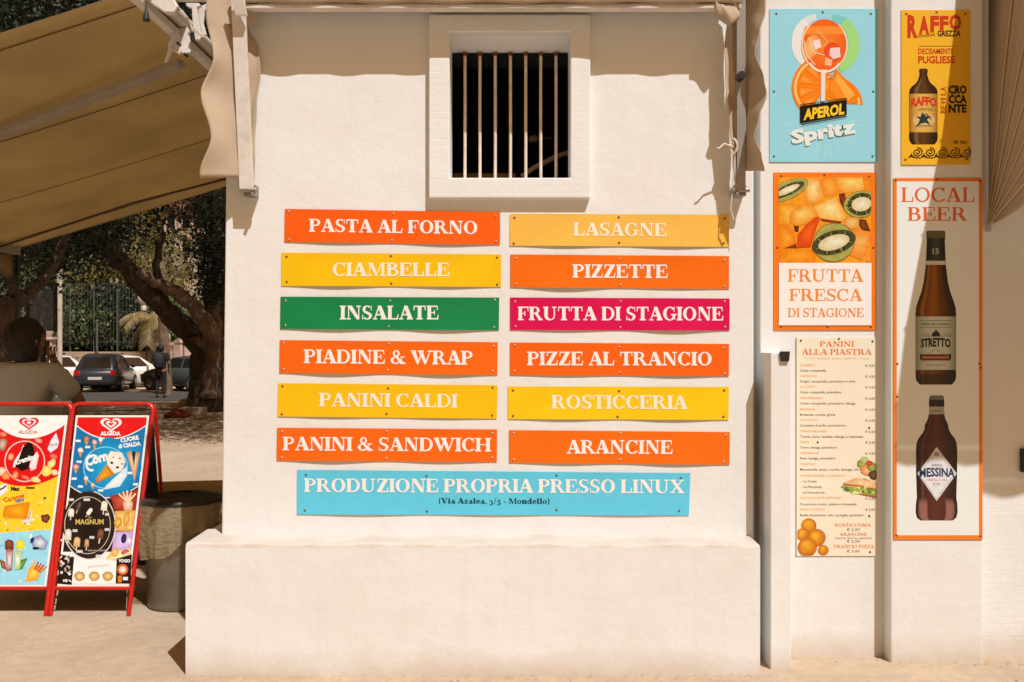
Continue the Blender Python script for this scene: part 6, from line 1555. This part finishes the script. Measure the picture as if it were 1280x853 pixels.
# poles and lamps
M['white_pole'] = mat('white_pole', (.66,.58,.48), .6, var=.25, vscale=3)
b = MB(); p = W(75, 446, 34); b.tube([(p.x,34,-.35),(p.x,34,W(0,330,34).z)], .085, 12); b.tube([(p.x,34,-.35),(p.x,34,-.1)], .14, 12); tag(obj('white_pole', b, M['white_pole']), 'thick white pole right of the notice board', 'pole')
b = MB(); p = W(121.5, 446, 45.9); b.tube([(p.x,45.9,-.42),(p.x,45.9,W(0,402,45.9).z)], .055, 10); b.lathe([(.06,0),(.08,.02),(.06,.08),(.001,.1)], (p.x,45.9,W(0,402,45.9).z-.02), 10); tag(obj('thin_pole', b, M['fence']), 'thin grey pole rising behind the dark hatchback', 'pole')
D = 45.7; p = W(180, 373, D)
t = thing('street_lamp', 'street lamp with a white globe beside the leaning limb', 'lamp', (p.x, D, 0))
b = MB(); b.tube([(p.x+.15,D,-.42),(p.x+.12,D,p.z-.35),(p.x,D,p.z-.2)], .035, 8); obj('pole', b, M['fence'], t)
b = MB(); b.lathe([(.001,-.26),(.16,-.25),(.27,-.10),(.27,.08),(.16,.23),(.001,.26)], tuple(p), 16); b.lathe([(.11,-.56),(.14,-.45),(.10,-.25)], tuple(p), 12); obj('globe', b, mat('lamp_globe', (.75,.7,.66), .4), t)
# notice board on posts
D = 19.5; a = W(36, 414, D); c = W(67.5, 362, D)
t = thing('notice_board', 'grey notice board in a dark frame standing behind the head of the person in grey', 'notice board', ((a.x+c.x)/2, D, 0))
b = MB(); b.box(a.x,c.x,D,D+.05,a.z,c.z); obj('panel', b, mat('grey_panel', (.16,.21,.25), .5, var=.2), t)
b = MB(); b.box((a.x+c.x)/2-.04,(a.x+c.x)/2+.04,D+.051,D+.12,0,c.z); obj('post', b, M['black'], t)
for x in (a.x-.03, c.x+.0): b = MB(); b.box(x,x+.04,D-.02,D+.07,a.z-.02,c.z+.06); obj('frame_side', b, M['black'], t)
b = MB(); b.box(a.x-.05,c.x+.07,D-.06,D+.1,c.z+.061,c.z+.13); obj('hood', b, M['black'], t, bevel=.01)
P = Print(lambda px, py, off: Vector((W(px,py,D).x, D-.001-off, W(px,py,D).z)))
rr_ = random.Random(2)
for col_ in (38.5, 53):
    for k in range(14): P.rect(col_, 368+k*3.1, col_+rr_.uniform(7,12), 369.1+k*3.1, (118,120,122), 1)
P.build('notice_print', t)
# bits lying at the far edge of the shade
b = MB(); p = W(241, 522, 21); b.box(p.x-.22,p.x+.24,20.8,21.2,0,.18); b.box(p.x-.16,p.x-.04,20.79,20.8,.06,.14); tag(obj('white_crate', b, mat('off_white_plastic', (.45,.42,.38), .6), bevel=.02), 'off white plastic crate lying at the foot of the large tree', 'crate')
b = MB(); p = W(222, 522, 20.6); b.lathe([(.001,.17),(.10,.16),(.22,.10),(.26,.03),(.24,0)], (p.x,20.6,0), 14, 0, lambda i, a: .03*math.sin(a*3+i)); tag(obj('red_bag', b, mat('dull_red_cloth', (.22,.04,.03), .8)), 'dull red bag slumped beside the off white crate', 'bag')
b = MB(); p = W(232, 508, 24); b.lathe([(.001,.2),(.1,.18),(.16,.08),(.14,0)], (p.x,24,0), 10, 0, lambda i, a: .03*math.sin(a*2+i)); tag(obj('stone', b, M['pale_paving']), 'pale rounded stone at the foot of the large tree', 'stone')
